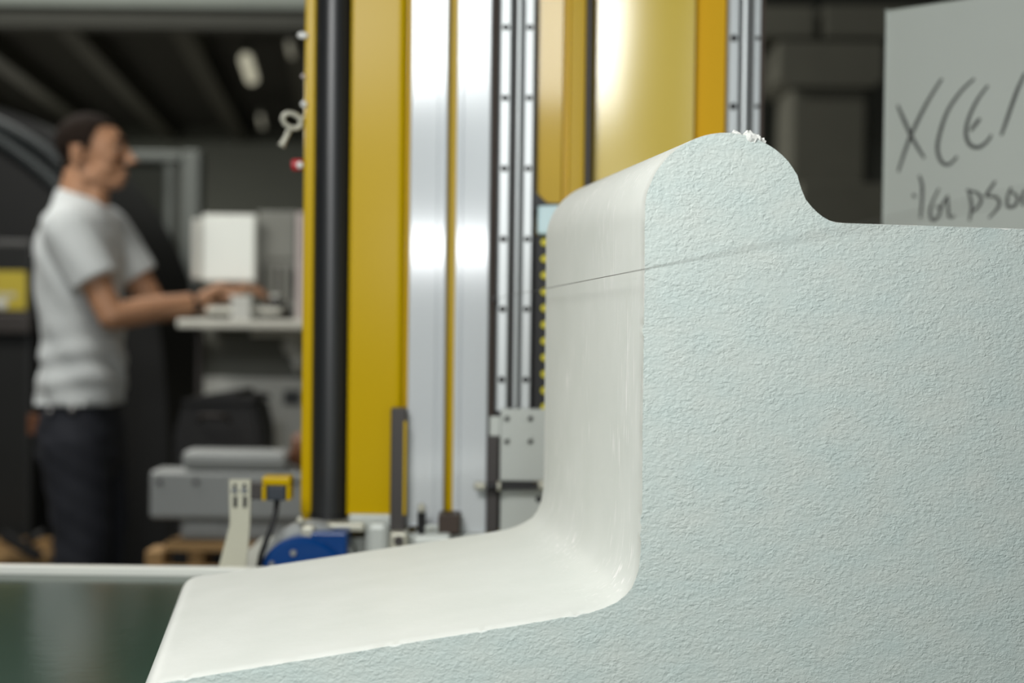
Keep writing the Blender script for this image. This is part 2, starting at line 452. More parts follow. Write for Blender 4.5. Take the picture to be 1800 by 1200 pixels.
# ------------------------------------------------------------------ the foam block
DEX = Vector(((514 - 900) / FPX, 1.0, 0.0))             # cutting direction (unit depth)
DEX = Vector((-0.1575, 1.0, 0.0))
Y0N, Y1F = 1.30, 1.80
nn = DEX.normalized()
Pn = W(1130, 700, Y0N)
TZ = W(200, 1009, 1.98).z                               # table top height
def near(px, py): return ray_plane(px, py, Pn, nn)
poly_px = []
cx, cy, rr = 289, 1247, 48
for a in range(180, 81, -11):                           # rounded front corner of the seat
    poly_px.append((cx + rr * math.cos(math.radians(a)), cy - rr * math.sin(math.radians(a))))
poly_px += [(600, 1148.5), (927, 1095.5), (1000, 1083), (1035, 1076.5), (1060, 1069), (1083, 1058), (1100, 1047), (1111, 1033), (1118, 1018), (1123, 1000), (1126, 980),
            (1128, 950), (1129.5, 867), (1130, 800), (1131, 700), (1133, 533), (1134, 433)]
cx, cy, rr = 1276, 375, 142
for a in range(178, 24, -6):
    poly_px.append((cx + rr * math.cos(math.radians(a)), cy - rr * math.sin(math.radians(a))))
poly_px += [(1408, 333), (1416, 351), (1426, 364), (1436, 373), (1447, 381), (1458, 387), (1470, 390.5), (1484, 391.8), (1500, 392.3), (1800, 402), (2250, 417)]
prof = [near(*p) for p in poly_px]
first = prof[0].copy(); last = prof[-1].copy()
first.z = TZ; last.z = TZ
prof = [first] + prof + [last]
# resample the outline so that edges can carry small chips
dense = []
for i in range(len(prof) - 1):
    a, b_ = prof[i], prof[i + 1]; n = max(1, int((b_ - a).length / 0.006))
    for k in range(n): dense.append(a.lerp(b_, k / n))
dense.append(prof[-1])
Lvec = DEX * (Y1F - Y0N)
# local frame of the block: x along the end face, y along the cut
xa = Vector((nn.y, -nn.x, 0)); 
org = first.copy()
Mloc = Matrix((xa, nn, Vector((0, 0, 1)))).to_4x4()
bm = NB()
N = len(dense)
rngb = random.Random(3)
loops = []
steps = [0.0, 0.0012] + [0.04 * k for k in range(1, 12)] + [0.99, 1.0]
for s in steps:
    rowv = []
    for i, p in enumerate(dense):
        q = (p - org) + Lvec * s
        if s == 0.0 and 3 < i < N - 3:
            t_ = (dense[i + 1] - dense[i - 1]).normalized(); inward = t_.cross(nn)
            if inward.dot(Vector((0, 0, 1))) > 0 and abs(t_.z) < 0.5: inward = -inward
            c_ = rngb.random()
            q += inward * 0.0006 * c_
            if c_ > 0.965: q += inward * 0.0012
        rowv.append(bm.verts.new(Mloc @ q))
    loops.append(rowv)
for j in range(len(steps) - 1):
    for i in range(N - 1):
        f = bm.faces.new((loops[j][i], loops[j][i + 1], loops[j + 1][i + 1], loops[j + 1][i])); f.material_index = 1; f.smooth = True
    f = bm.faces.new((loops[j][N - 1], loops[j][0], loops[j + 1][0], loops[j + 1][N - 1])); f.material_index = 1
f = bm.faces.new(loops[0]); f.material_index = 0
f = bm.faces.new(loops[-1][::-1]); f.material_index = 0
bmesh.ops.recalc_face_normals(bm, faces=bm.faces)
mark_z = near(1100, 385).z - TZ
foam_cut_material(mark_z)
me = bpy.data.meshes.new('foam_block')
bm.to_mesh(me); bm.free()
me.materials.append(MATS['foam_rough_face']); me.materials.append(MATS['foam_wire_cut'])
me.set_sharp_from_angle(angle=math.radians(50))
for p_ in me.polygons:
    if p_.material_index == 0: p_.use_smooth = False
fb = bpy.data.objects.new('foam_block', me); scene.collection.objects.link(fb)
fb.matrix_world = Matrix.Translation(org) @ Matrix((xa, nn, Vector((0, 0, 1)))).transposed().to_4x4()
tag(fb, 'large pale foam block cut into a seat shape with rounded headrest on green table', 'foam block')

# crumbs of cut foam on the rounded top
def crumbs(parts, label, name='foam_crumb'):
    bm = NB()
    for (x0, y0, x1, y1, r, Yo) in parts:
        p0 = near(x0, y0 - 2) + DEX * Yo; p1 = near(x1, y1 - 2) + DEX * Yo; r *= 1.45
        n = 5; pts = [p0.lerp(p1, k / (n - 1)) + Vector((random.uniform(-1, 1), random.uniform(-1, 1), random.uniform(-1, 1))) * r * 0.25 for k in range(n)]
        tube(bm, pts, [r * random.uniform(0.6, 1.15) for _ in pts], 6)
    return mk(name, bm, 'foam_white', label=label, cat='foam crumb', group='foam offcuts on top of the block')
crumbs([(1301, 228, 1316, 236, 0.0016, 0.02), (1308, 231, 1324, 239, 0.0013, 0.022)], 'thin stick of white foam offcut, left end of the shavings on the block top')
crumbs([(1310, 243, 1340, 246, 0.0034, 0.006), (1317, 232, 1333, 240, 0.0024, 0.012), (1322, 236, 1341, 246, 0.0022, 0.008), (1313, 240, 1330, 250, 0.0026, 0.002), (1325, 229, 1336, 238, 0.0013, 0.014)],
       'crumpled clump of white foam shavings lying on the rounded block top')
crumbs([(1334, 240, 1349, 247, 0.0020, 0.010), (1341, 247, 1350, 251, 0.0018, 0.008)], 'small pale foam chip at the right end of the shavings on the block top')

# hot wire stretched along the cut
w1 = W(1135, 472.5, 1.235); w0 = W(905, 517.5, 1.965)
dw = (w0 - w1) / (w0.y - w1.y)
wa = w1 + dw * (2.165 - w1.y); wb = w1 + dw * (-0.3 - w1.y)
bm = NB(); cyl(bm, wb, wa, 0.00036, n=8)
mk('cutting_wire', bm, 'wire', smooth=True, label='thin taut dark cutting wire stretched across the front of the foam block', cat='wire')

# ------------------------------------------------------------------ table
tb = thing('cutting_table', (0, 1.4, 0), 'low glossy dark green table with pale edge strip under the foam block', 'table')
bm = NB(); box(bm, (-2.4, 0.75, TZ - 0.03), (1.8, 1.975, TZ), 0.002); mk('tabletop', bm, 'green_table', tb)
bm = NB(); box(bm, (-2.4, 1.976, TZ - 0.05), (1.8, 1.996, TZ + 0.0105), 0.002); mk('edge_strip', bm, 'edge_strip', tb, label='pale strip along the far table edge')
for x in (-2.3, -0.3, 1.7):
    for y in (0.85, 1.9):
        bm = NB(); box(bm, (x - 0.03, y - 0.03, 0), (x + 0.03, y + 0.03, TZ - 0.03), 0.003); mk('leg', bm, 'dark_steel', tb)
bm = NB(); box(bm, (-2.3, 1.88, 0.3), (1.7, 1.92, 0.34), 0.003); mk('rail', bm, 'dark_steel', tb)

# ------------------------------------------------------------------ machine base and columns
TOP = -560
bX0 = W(360, 900, 2.08).x; bX1 = W(1345, 900, 2.08).x
BZ = W(600, 1012, 2.1).z
mb = thing('machine_bed', (-0.1, 2.3, 0), 'low grey steel machine bed carrying the yellow column behind the table', 'machine bed')
bm = NB(); box(bm, (bX0, 2.03, 0.08), (bX1, 2.55, BZ - 0.012), 0.01); mk('bed', bm, 'plate_grey', mb)
for x in (bX0 + 0.08, bX1 - 0.08):
    for y in (2.1, 2.48):
        bm = NB(); cyl(bm, (x, y, 0), (x, y, 0.08), 0.03, n=16); mk('foot', bm, 'dark_steel', mb, smooth='auto')

PZ = W(640, 905, 2.16).z
mc = thing('machine_column', Vector((W(700, 905, 2.2).x, 2.25, BZ - 0.012)), 'yellow machine column with black tube, aluminium profiles and steel guide rails', 'machine')
T = 450
def col_box(name, x0, x1, Y, dp, m, y0=TOP, y1=905, bev=0.003, parent=None, **kw):
    return PB(parent or mc, name, x0, y0, x1, y1, Y, dp, m, bev, tall=T, **kw)
col_box('side_flange', 532, 552, 2.17, 0.06, 'yellow_paint', bev=0.004)
col_box('column_body', 535, 940, 2.235, 0.22, 'yellow_paint', y1=945)
bm = NB(); lo, hi = prect(535, 945.5, 938, 1012, 2.19, 0.3); lo.z = BZ - 0.012; box(bm, lo, hi, 0.004); mk('plinth', bm, 'plate_grey', mc)
# black cover tube
pc = W(581, T, 2.165)
bm = NB(); cyl(bm, (pc.x, 2.175, W(581, 921, 2.165).z), (pc.x, 2.175, W(581, TOP, 2.165).z), 0.0275, n=36)
ct = mk('cover_tube', bm, 'black_rubber', mc, smooth='auto')
bm = NB(); cyl(bm, (pc.x, 2.175, W(581, 905, 2.165).z), (pc.x, 2.175, W(581, 901, 2.165).z), 0.0286, n=36); mk('clamp_ring', bm, 'black_plastic', ct, smooth='auto')
# toothed belt beside the tube
bm = NB(); lo, hi = prect(604, TOP, 616, 905, 2.185, 0.01, T); box(bm, lo, hi)
z = lo.z + 0.004
while z < hi.z - 0.004:
    box(bm, (lo.x, 2.181, z), (hi.x, 2.186, z + 0.004)); z += 0.0085
mk('toothed_belt', bm, 'black_plastic', mc)
# yellow front panel with rounded right edge
bm = NB(); lo, hi = prect(613, TOP, 709, 905, 2.150, 0.08, T)
r = 0.010
pts = [(lo.x, 2.235, 0), (lo.x, 2.154, 0), (lo.x + 0.004, 2.150, 0), (lo.x + 0.0045, 2.150, 0), (hi.x - r - 0.0006, 2.150, 0)]
for a in range(0, 91, 10): pts.append((hi.x - r + r * math.sin(math.radians(a)), 2.150 + r - r * math.cos(math.radians(a)), 0))
pts.append((hi.x, 2.235, 0))
prism(bm, [Vector((p[0], p[1], lo.z)) for p in pts], Vector((0, 0, hi.z - lo.z)))
mk('front_panel', bm, 'yellow_paint', mc, smooth='auto')
# narrow rounded yellow bead
bm = NB(); a = W(714, T, 2.16); cyl(bm, (a.x, 2.168, lo.z), (a.x, 2.168, hi.z), 0.0042, n=16); mk('edge_bead', bm, 'yellow_satin', mc, smooth='auto')
# aluminium profiles with grooves
def profile(x0, x1, grooves, Y, y1):
    lo, hi = prect(x0, TOP, x1, y1, Y, 0.08, T)
    pts = [(lo.x, Y + 0.075)]
    pts.append((lo.x, Y + 0.002)); pts.append((lo.x + 0.002, Y))
    for (g0, g1, d) in grooves:
        ga = W(g0, T, Y).x; gb = W(g1, T, Y).x
        pts += [(ga, Y), (ga, Y + d), (gb, Y + d), (gb, Y)]
    pts += [(hi.x - 0.002, Y), (hi.x, Y + 0.002), (hi.x, Y + 0.075)]
    bm = NB(); prism(bm, [Vector((p[0], p[1], lo.z)) for p in pts], Vector((0, 0, hi.z - lo.z)))
    return mk('aluminium_profile', bm, 'aluminium', mc)
profile(719, 784, [(767, 769.5, 0.004), (776, 777.5, 0.002)], 2.155, 925)
profile(800, 860, [(811, 814, 0.005)], 2.155, 936)
col_box('yellow_infill', 783, 801, 2.185, 0.045, 'yellow_paint', y1=903, bev=0.001)
col_box('dark_channel', 861, 942, 2.20, 0.034, 'dark_steel', y1=930, bev=0.001)
col_box('side_channel', 861.5, 870, 2.17, 0.03, 'brown_steel', y1=735, bev=0.001)
bolt_me = None
def bolts_on(par, xc, ys, Y, r=0.0042, m='bolt_dark', h=0.002, name='bolt'):
    for y in ys:
        p = W(xc, y, Y)
        bm = NB(); cyl(bm, (p.x, Y - h, p.z), (p.x, Y + 0.001, p.z), r, n=14, bev=0.0006)
        mk(name, bm, m, par, smooth='auto')
ys = [-322, -199, -76, 48, 172, 296, 420, 543, 667]
def xat(x, y): return x + (T - y) * 0.0122
def rail(x0, x1, Y, ys, y1=722, par=mc, y0=TOP):
    lo, hi = prect(x0, y0, x1, y1, Y, 0.02, T)
    w = hi.x - lo.x; c = w * 0.16
    pts = [(lo.x, Y + 0.02), (lo.x, Y + 0.008), (lo.x + c, Y + 0.006), (lo.x + c * 0.4, Y + 0.002), (lo.x + c, Y), (hi.x - c, Y), (hi.x - c * 0.4, Y + 0.002), (hi.x - c, Y + 0.006), (hi.x, Y + 0.008), (hi.x, Y + 0.02)]
    bm = NB(); prism(bm, [Vector((p[0], p[1], lo.z)) for p in pts], Vector((0, 0, hi.z - lo.z)))
    o = mk('guide_rail', bm, 'steel_rail', par)
    xc = (x0 + x1) / 2
    for y in ys: bolts_on(o, xat(xc, y), [y], Y, r=w * 0.30)
    return o
rail(874, 895, 2.172, ys); rail(917, 936, 2.172, ys)
a = W(908.5, T, 2.17); zt = W(908, TOP, 2.17).z; zb = W(908, 722, 2.17).z
bm = NB(); cyl(bm, (a.x, 2.185, zb), (a.x, 2.185, zt), 0.0045, n=16); mk('lead_screw', bm, 'steel_rail', mc, smooth='auto')
# carriage
cp = PB(mc, 'carriage_plate', 879, 719, 1010, 846, 2.150, 0.018, 'plate_grey', 0.002)
for x in (889, 930):
    bolts_on(cp, x, [732, 772], 2.150, r=0.006, m='plate_grey', h=0.004)
    bolts_on(cp, x + 2, [735, 775], 2.150, r=0.0035, m='bolt_dark', h=0.0046)
PB(mc, 'carriage_block', 860, 732, 880, 767, 2.155, 0.03, 'plate_grey', 0.002)
lp = PB(mc, 'lower_plate', 879, 862, 1010, 940, 2.152, 0.018, 'plate_grey', 0.002)
bolts_on(lp, 947, [877], 2.152, r=0.005)
PB(mc, 'slide_bar', 855, 768, 876, 935, 2.150, 0.03, 'dark_steel', 0.002)
a = W(856, 854, 2.13); b_ = W(952, 854, 2.13)
bm = NB(); cyl(bm, a, b_, 0.0050, n=14); rod = mk('clamp_rod', bm, 'black_plastic', mc, smooth='auto')
bm = NB(); cyl(bm, W(833, 853, 2.13), W(853, 854, 2.13), 0.006, n=14, bev=0.002); mk('knob', bm, 'cream_metal', rod, smooth='auto')
bm = NB(); cyl(bm, W(874, 854, 2.13), W(880, 854, 2.13), 0.008, n=14, bev=0.001); mk('nut', bm, 'cream_metal', rod, smooth='auto')
bm = NB(); cyl(bm, W(946, 852, 2.128), W(960, 852, 2.128), 0.008, n=14, bev=0.002); mk('knob', bm, 'cream_metal', rod, smooth='auto')
# steel stop bar
sb = PB(mc, 'stop_bar', 686, 717, 713, 932, 2.125, 0.022, 'dark_steel', 0.002)
bm = NB(); lo, hi = prect(709, 740, 714, 905, 2.1215, 0.004); box(bm, lo, hi, 0.0005); mk('yellow_edge', bm, 'yellow_paint', sb)
# base hardware
PB(mc, 'foot_flange', 612, 904, 690, 935, 2.14, 0.05, 'plate_grey', 0.003)
PB(mc, 'tube_flange', 545, 920, 640, 934, 2.12, 0.08, 'cream_metal', 0.003)
PB(mc, 'valve_block', 684, 936, 716, 1000, 2.10, 0.05, 'cream_metal', 0.004)
bm = NB(); a = W(701, 950, 2.1); cyl(bm, (a.x, 2.094, a.z), (a.x, 2.11, a.z), 0.007, n=16, bev=0.001); mk('plug', bm, 'dark_steel', mc, smooth='auto')
PB(mc, 'flange_block', 640, 918, 684, 1000, 2.13, 0.05, 'plate_grey', 0.01)
bm = NB(); cyl(bm, W(741, 946, 2.11), W(741, 900, 2.11), 0.0065, n=14, bev=0.001); sp = mk('stud', bm, 'black_plastic', mc, smooth='auto')
bm = NB(); p = W(741, 893, 2.11); ell(bm, p, 0.006, 0.006, 0.008); mk('stud_cap', bm, 'cream_metal', sp, smooth=True)
PB(mc, 'clamp_block', 770, 905, 808, 938, 2.105, 0.05, 'brown_steel', 0.002)
bm = NB(); a = W(768, 968, 2.10)
cyl(bm, (a.x - 0.035, 2.115, a.z + 0.012), (a.x + 0.02, 2.115, a.z + 0.014), 0.016, n=20, bev=0.003); mk('pipe_fitting', bm, 'plate_grey', mc, smooth='auto')
bm = NB(); a = W(760, 935, 2.10)
tube(bm, [Vector((a.x, 2.11, a.z - 0.015)) + Vector((0.022 * math.cos(math.radians(t)), 0, 0.022 * math.sin(math.radians(t)))) for t in range(0, 181, 15)], 0.004, 8); mk('hose', bm, 'plate_grey', mc, smooth=True)
PB(mc, 'base_rail', 700, 940, 965, 1000, 2.135, 0.02, 'plate_grey', 0.003)
# screws and knob along the left edge, their bright glints painted as white domes
for (x, y, rx, rz, mm_) in ((532, 62, 0.0085, 0.0055, 'white_glint'), (534, 183, 0.005, 0.005, 'white_glint'), (533, 134, 0.0035, 0.0035, 'pink_white')):
    p = W(x, y, 2.165); bm = NB(); ell(bm, p, rx, 0.004, rz); mk('cap_screw', bm, mm_, mc, smooth=True)
bm = NB(); cyl(bm, W(513, 290, 2.18), W(533, 290, 2.18), 0.009, n=18, bev=0.002); rk = mk('stop_button', bm, 'red_plastic', mc, smooth='auto', label='red button')
bm = NB(); p = W(527, 290, 2.168); ell(bm, p, 0.0055, 0.004, 0.0055); mk('button_glint', bm, 'white_glint', rk, smooth=True)  # white dome painted in for the glint beside the button
# ring with a toggle hanging at the left edge
rg = W(513, 212, 2.175)
bm = NB(); tl = math.radians(25)
ring_pts = []
for k in range(24):
    t = 2 * math.pi * k / 24; x = 0.0140 * math.cos(t); z = 0.0105 * math.sin(t)
    ring_pts.append(rg + Vector((x * math.cos(tl) + z * math.sin(tl), 0.004 * math.cos(t), -x * math.sin(tl) + z * math.cos(tl))))
tube(bm, ring_pts, 0.0038, 10, closed=True)
ring = mk('tension_ring', bm, 'cream_metal', mc, smooth=True, label='cream ring with a toggle')
bm = NB(); tube(bm, [W(510, 226, 2.172), W(503, 240, 2.172), W(497, 252, 2.172), W(494, 257, 2.172)], [0.004, 0.004, 0.0045, 0.0065], 10); mk('toggle', bm, 'cream_metal', ring, smooth=True)
bm = NB(); cyl(bm, W(522, 208, 2.178), W(540, 206, 2.178), 0.003, n=10); mk('ring_pin', bm, 'cream_metal', ring, smooth=True)
# wire clamp on the rail carriage
bm = NB(); cyl(bm, wa + Vector((0, 0.012, 0)), wa - Vector((0, 0.006, 0)), 0.004, n=12, bev=0.001); mk('wire_clamp', bm, 'dark_steel', mc, smooth='auto')
# top cap of the column
bm = NB(); lo, hi = prect(528, TOP - 25, 945, TOP, 2.14, 0.33, T); box(bm, lo, hi, 0.004); mk('top_cap', bm, 'yellow_paint', mc)

# black chain strip with yellow buttons beside the rails
cc = PB(mc, 'cable_chain', 939, 413, 975, 722, 2.166, 0.02, 'black_plastic', 0.002)
for k in range(11):
    y = 426 + 28.9 * k; p = W(957, y, 2.166); bm = NB()
    cyl(bm, (p.x - 0.000, 2.160, p.z), (p.x, 2.168, p.z), 0.0058, n=14, bev=0.001); mk('chain_button', bm, 'yellow_dot', cc, smooth='auto')
cl = PB(mc, 'white_clamp', 945, 358, 985, 412, 2.150, 0.03, 'cyan_plastic', 0.004)
bm = NB(); prism(bm, [W(938, 330, 2.15), W(946, 342, 2.15), W(962, 356, 2.15), W(985, 357, 2.15), W(985, 360, 2.15), W(945, 362, 2.15), W(938, 372, 2.15)], Vector((0, 0.03, 0))); mk('clamp_jaw', bm, 'black_plastic', cl)

# ------------------------------------------------------------------ yellow housing with its own rails
hY = 2.20
mh = thing('machine_housing', Vector((W(1130, 1000, hY).x, hY + 0.12, BZ - 0.012)), 'wide yellow machine housing with steel rails behind the foam headrest', 'machine')
lo, hi = prect(941, TOP, 1276, 1000, hY, 0.2, 150); zb_, zt_ = BZ - 0.012, hi.z
def xw(px, Y): return W(px, 150, Y).x
def vprism(name, pts, m, par=mh, smooth=False, z0=zb_, z1=zt_):
    bm = NB(); prism(bm, [Vector((x, y, z0)) for (x, y) in pts], Vector((0, 0, z1 - z0))); return mk(name, bm, m, par, smooth=smooth)
vprism('left_panel', [(xw(943, hY), hY + 0.03), (xw(944, hY), hY + 0.005), (xw(989, hY), hY), (xw(993, hY), hY + 0.008), (xw(1000, hY), hY + 0.008), (xw(1003, hY), hY), (xw(1036, hY), hY + 0.002), (xw(1036, hY), hY + 0.03)], 'yellow_satin')
# broad front panel, very slightly bowed
pts = []
for k in range(13):
    t = k / 12; pts.append((xw(1040 + 180 * t, hY), hY + 0.017 - 0.165 * 0.158 * t + 0.5 * 0.09 * 0.158 * t * t))
pts += [(xw(1220, hY), hY + 0.05), (xw(1040, hY), hY + 0.05)]
vprism('front_panel', pts, 'yellow_panel', smooth='auto')
vprism('corner_panel', [(xw(1220.5, hY), hY + 0.016), (xw(1276, hY), hY + 0.006), (xw(1276, hY), hY + 0.06), (xw(1220.5, hY), hY + 0.05)], 'yellow_deep')
vprism('housing_body', [(xw(942, hY), hY + 0.052), (xw(1345, hY), hY + 0.062), (xw(1345, hY), hY + 0.24), (xw(942, hY), hY + 0.24)], 'yellow_paint')
a = W(1036.5, 150, hY - 0.03)
bm = NB(); cyl(bm, (a.x, hY - 0.012, zb_ + 0.02), (a.x, hY - 0.012, zt_), 0.0062, n=20); mk('guide_rod', bm, 'dark_steel', mh, smooth='auto')
T = 150
ys2 = [-413, -293, -173, -53, 67, 187, 307]
rail(1278, 1300, hY + 0.01, ys2, 700, mh); rail(1324, 1337, hY + 0.01, ys2, 700, mh)
a = W(1314, 150, hY); bm = NB(); cyl(bm, (a.x, hY + 0.03, zb_ + 0.02), (a.x, hY + 0.03, zt_), 0.0062, n=16); mk('lead_screw', bm, 'steel_rail', mh, smooth='auto')
vprism('rail_backing', [(xw(1277, hY), hY + 0.036), (xw(1344, hY), hY + 0.036), (xw(1344, hY), hY + 0.06), (xw(1277, hY), hY + 0.06)], 'dark_steel')
vprism('edge_trim', [(xw(1338, hY), hY + 0.012), (xw(1345, hY), hY + 0.012), (xw(1345, hY), hY + 0.035), (xw(1338, hY), hY + 0.035)], 'brown_steel')
T = 450

# ------------------------------------------------------------------ blue gear motor
gY = 2.07
gm = thing('gear_motor', Vector((W(540, 1000, gY).x, gY + 0.03, BZ - 0.012)), 'blue gear motor with round housing at the foot of the black tube', 'motor')
bm = NB(); lo, hi = prect(546, 936, 609, 1012, gY, 0.06); lo.z = BZ - 0.012; box(bm, lo, hi, 0.003); gb = mk('gearbox', bm, 'blue_paint', gm)
bm = NB(); c = W(532, 1022, gY); 
cyl(bm, (c.x, gY - 0.012, c.z), (c.x, gY + 0.05, c.z), 0.066, n=48, bev=0.006)
for v in bm.verts: v.co.z = max(v.co.z, BZ - 0.012)
gh = mk('round_housing', bm, 'blue_paint', gm, smooth='auto')
bolts_on(gh, 516, [971], gY - 0.012, r=0.0048, m='chrome', h=0.004)
bolts_on(gh, 478, [990], gY - 0.012, r=0.004, m='chrome', h=0.004)
# grey motor body behind the blue housing
bm = NB(); cyl(bm, (c.x + 0.004, gY + 0.02, c.z + 0.012), (c.x + 0.004, gY + 0.08, c.z + 0.012), 0.070, n=48, bev=0.01)
for v in bm.verts: v.co.z = max(v.co.z, BZ - 0.012)
mk('motor_body', bm, 'box_grey', gm, smooth='auto')
PB(gm, 'terminal_box', 528, 925, 552, 952, gY + 0.01, 0.04, 'cream_metal', 0.004)
bm = NB(); ell(bm, W(528, 915, gY + 0.02), 0.006, 0.006, 0.006); mk('eye_nut', bm, 'cream_metal', gm, smooth=True)

# ------------------------------------------------------------------ beige bracket with limit switch
kY = 2.06
sbk = thing('switch_bracket', Vector((W(405, 1000, kY).x, kY, BZ - 0.012)), 'beige slotted sheet metal bracket beside the blue motor', 'bracket')
bm = NB(); d = Vector((0, 0.006, 0)); tz = W(400, 1012, kY)
p5 = W(432, 1012, kY); p6 = W(380, 1012, kY)
prism(bm, [W(403, 843, kY), W(440, 843, kY), W(439, 922, kY), p5, p6, W(404, 922, kY)], d)
plate = mk('plate', bm, 'beige_paint', sbk)
for x in (413, 430):
    for y, h in ((857, 0.003), (885, 0.005)):
        pass
    bolts_on(plate, x, [861], kY, r=0.0048, m='chrome', h=0.004)
    bolts_on(plate, x, [853], kY, r=0.003, m='bolt_dark', h=0.0008, name='hole')
    lo, hi = prect(x - 3, 872, x + 4, 892, kY - 0.0008, 0.002); bm = NB(); box(bm, lo, hi); mk('slot', bm, 'bolt_dark', plate)
lsw = thing('limit_switch', W(485, 880, kY), 'black limit switch in a yellow guard with hanging cable', 'switch')
PB(lsw, 'arm', 438, 848, 464, 878, kY + 0.004, 0.012, 'dark_steel', 0.002)
PB(lsw, 'guard_top', 460, 838, 510, 853, kY - 0.008, 0.035, 'yellow_paint', 0.003)
PB(lsw, 'guard_side', 460, 853, 467, 880, kY - 0.006, 0.033, 'yellow_paint', 0.002)
PB(lsw, 'guard_side', 503, 853, 510, 880, kY - 0.006, 0.033, 'yellow_paint', 0.002)
PB(lsw, 'switch_body', 468, 853, 502, 880, kY - 0.004, 0.028, 'dark_blue_plastic', 0.003)
bm = NB(); tube(bm, [W(487, 878, kY + 0.008), W(485, 900, kY + 0.0), W(478, 925, kY - 0.008), W(468, 950, kY - 0.012), W(459, 975, kY - 0.014), W(452, 1013, kY - 0.014)], 0.0042, 10); mk('cable', bm, 'black_plastic', lsw, smooth=True)

# ------------------------------------------------------------------ tall foam board with handwriting
pL = W(1554, 300, 2.30); bdir = Vector((1, -0.92, 0)).normalized(); bn = Vector((-0.92, -1, 0)).normalized()
bt = W(1554, 19, 2.30).z
fbw = 0.44; th = 0.16
bm = NB(); base_ = Vector((pL.x, pL.y, 0))
obox(bm, base_ + bdir * (fbw / 2) - bn * (th / 2) + Vector((0, 0, bt / 2)), bdir * (fbw / 2), bn * (th / 2), Vector((0, 0, bt / 2)), 0.003)
board = mk('foam_slab', bm, 'foam_board', base=True, label='tall upright pale grey foam slab with black handwriting at the right', cat='foam slab')
def onb(px, py): return ray_plane(px, py, base_, bn)
def catmull(pts, n=6):
    P = [Vector(p) for p in pts]; out = []
    for i in range(len(P) - 1):
        p0 = P[max(i - 1, 0)]; p1 = P[i]; p2 = P[i + 1]; p3 = P[min(i + 2, len(P) - 1)]
        for k in range(n):
            t = k / n
            out.append(0.5 * ((2 * p1) + (p2 - p0) * t + (2 * p0 - 5 * p1 + 4 * p2 - p3) * t * t + (3 * p1 - p0 - 3 * p2 + p3) * t ** 3))
    out.append(P[-1]); return out
def letter(strokes, w):
    bm = NB()
    for s in strokes:
        P = catmull([onb(*q) for q in s]); N = len(P)
        va = []; 
        for i, p in enumerate(P):
            d = (P[min(i + 1, N - 1)] - P[max(i - 1, 0)]).normalized(); sd = d.cross(bn)
            ww = w * (0.65 + 0.35 * math.sin(math.pi * min(1, max(0, (i + 0.6) / N))))
            va.append((bm.verts.new(p + sd * ww + bn * 0.0006), bm.verts.new(p - sd * ww + bn * 0.0006), bm.verts.new(p - sd * ww - bn * 0.0004), bm.verts.new(p + sd * ww - bn * 0.0004)))
        for i in range(N - 1):
            a, b2 = va[i], va[i + 1]
            for k in range(4): bm.faces.new((a[k], a[(k + 1) % 4], b2[(k + 1) % 4], b2[k]))
        bm.faces.new(va[0]); bm.faces.new(va[-1][::-1])
    return mk('letter', bm, 'marker_ink', board)
LW = 0.0030
letter([[(1578, 185), (1590, 213), (1605, 245), (1625, 278)], [(1656, 138), (1630, 180), (1604, 232), (1590, 268), (1579, 302)]], LW)
letter([[(1713, 138), (1690, 160), (1666, 195), (1652, 235), (1648, 263), (1655, 284), (1668, 289), (1683, 275)]], LW)
letter([[(1737, 150), (1718, 176), (1703, 208), (1698, 235), (1705, 254), (1720, 259), (1735, 249), (1743, 237)], [(1706, 230), (1716, 217), (1723, 208)]], LW)
letter([[(1802, 128), (1787, 162), (1770, 210), (1760, 238)]], LW)
letter([[(1616, 308), (1621, 325), (1621, 350), (1618, 384)], [(1604, 342), (1610, 346)]], 0.0026)
letter([[(1651, 331), (1640, 353), (1635, 375), (1640, 387), (1649, 381), (1653, 369), (1646, 362)]], 0.0024)
letter([[(1667, 343), (1657, 360), (1652, 373)], [(1666, 345), (1667, 365), (1669, 381), (1679, 379)]], 0.0022)
letter([[(1702, 332), (1708, 362), (1704, 388)], [(1699, 334), (1719, 340), (1725, 353), (1716, 367), (1708, 372)]], 0.0024)
letter([[(1750, 318), (1740, 333), (1732, 345)], [(1732, 345), (1750, 346), (1757, 356), (1752, 368), (1738, 383)]], 0.0024)
letter([[(1778, 329), (1771, 347), (1772, 363), (1784, 361), (1789, 347), (1778, 337)]], 0.0024)
letter([[(1802, 333), (1797, 347), (1799, 362)]], 0.0024)

# ------------------------------------------------------------------ control desk behind
kd = 4.10
desk = thing('control_desk', Vector((W(430, 700, kd).x, kd + 0.3, 0)), 'white standing desk in front of the operator', 'desk')
lo, hi = prect(310, 562, 600, 578, kd, 0.62); DZ = hi.z
bm = NB(); box(bm, lo, hi, 0.006); mk('desktop', bm, 'white_laminate', desk)
def dk(name, x0, y0, x1, y1, Y, dp, m, to_floor=False, par=desk, bev=0.004):
    l, h = prect(x0, y0, x1, y1, Y, dp)
    if to_floor: l.z = 0
    bm = NB(); box(bm, l, h, bev); return mk(name, bm, m, par)
dk('leg', 343, 579, 352, 900, kd + 0.1, 0.05, 'dark_steel', True)
dk('leg', 585, 579, 597, 900, kd + 0.1, 0.05, 'dark_steel', True)
dk('back_panel', 350, 579, 600, 662, kd + 0.5, 0.03, 'panel_shade')
dk('lower_panel', 350, 664, 600, 900, kd + 0.5, 0.05, 'white_panel', True)
dk('rail', 440, 580, 530, 592, kd + 0.25, 0.05, 'white_laminate')
so = thing('wall_socket', W(512, 699, kd + 0.48), 'grey double socket on the white panel under the desk', 'socket')
PB(so, 'plate', 498, 686, 528, 712, kd + 0.480, 0.0195, 'cabinet_grey', 0.003)
PB(so, 'outlet', 500, 688, 511, 710, kd + 0.474, 0.008, 'dark_blue_plastic', 0.002)
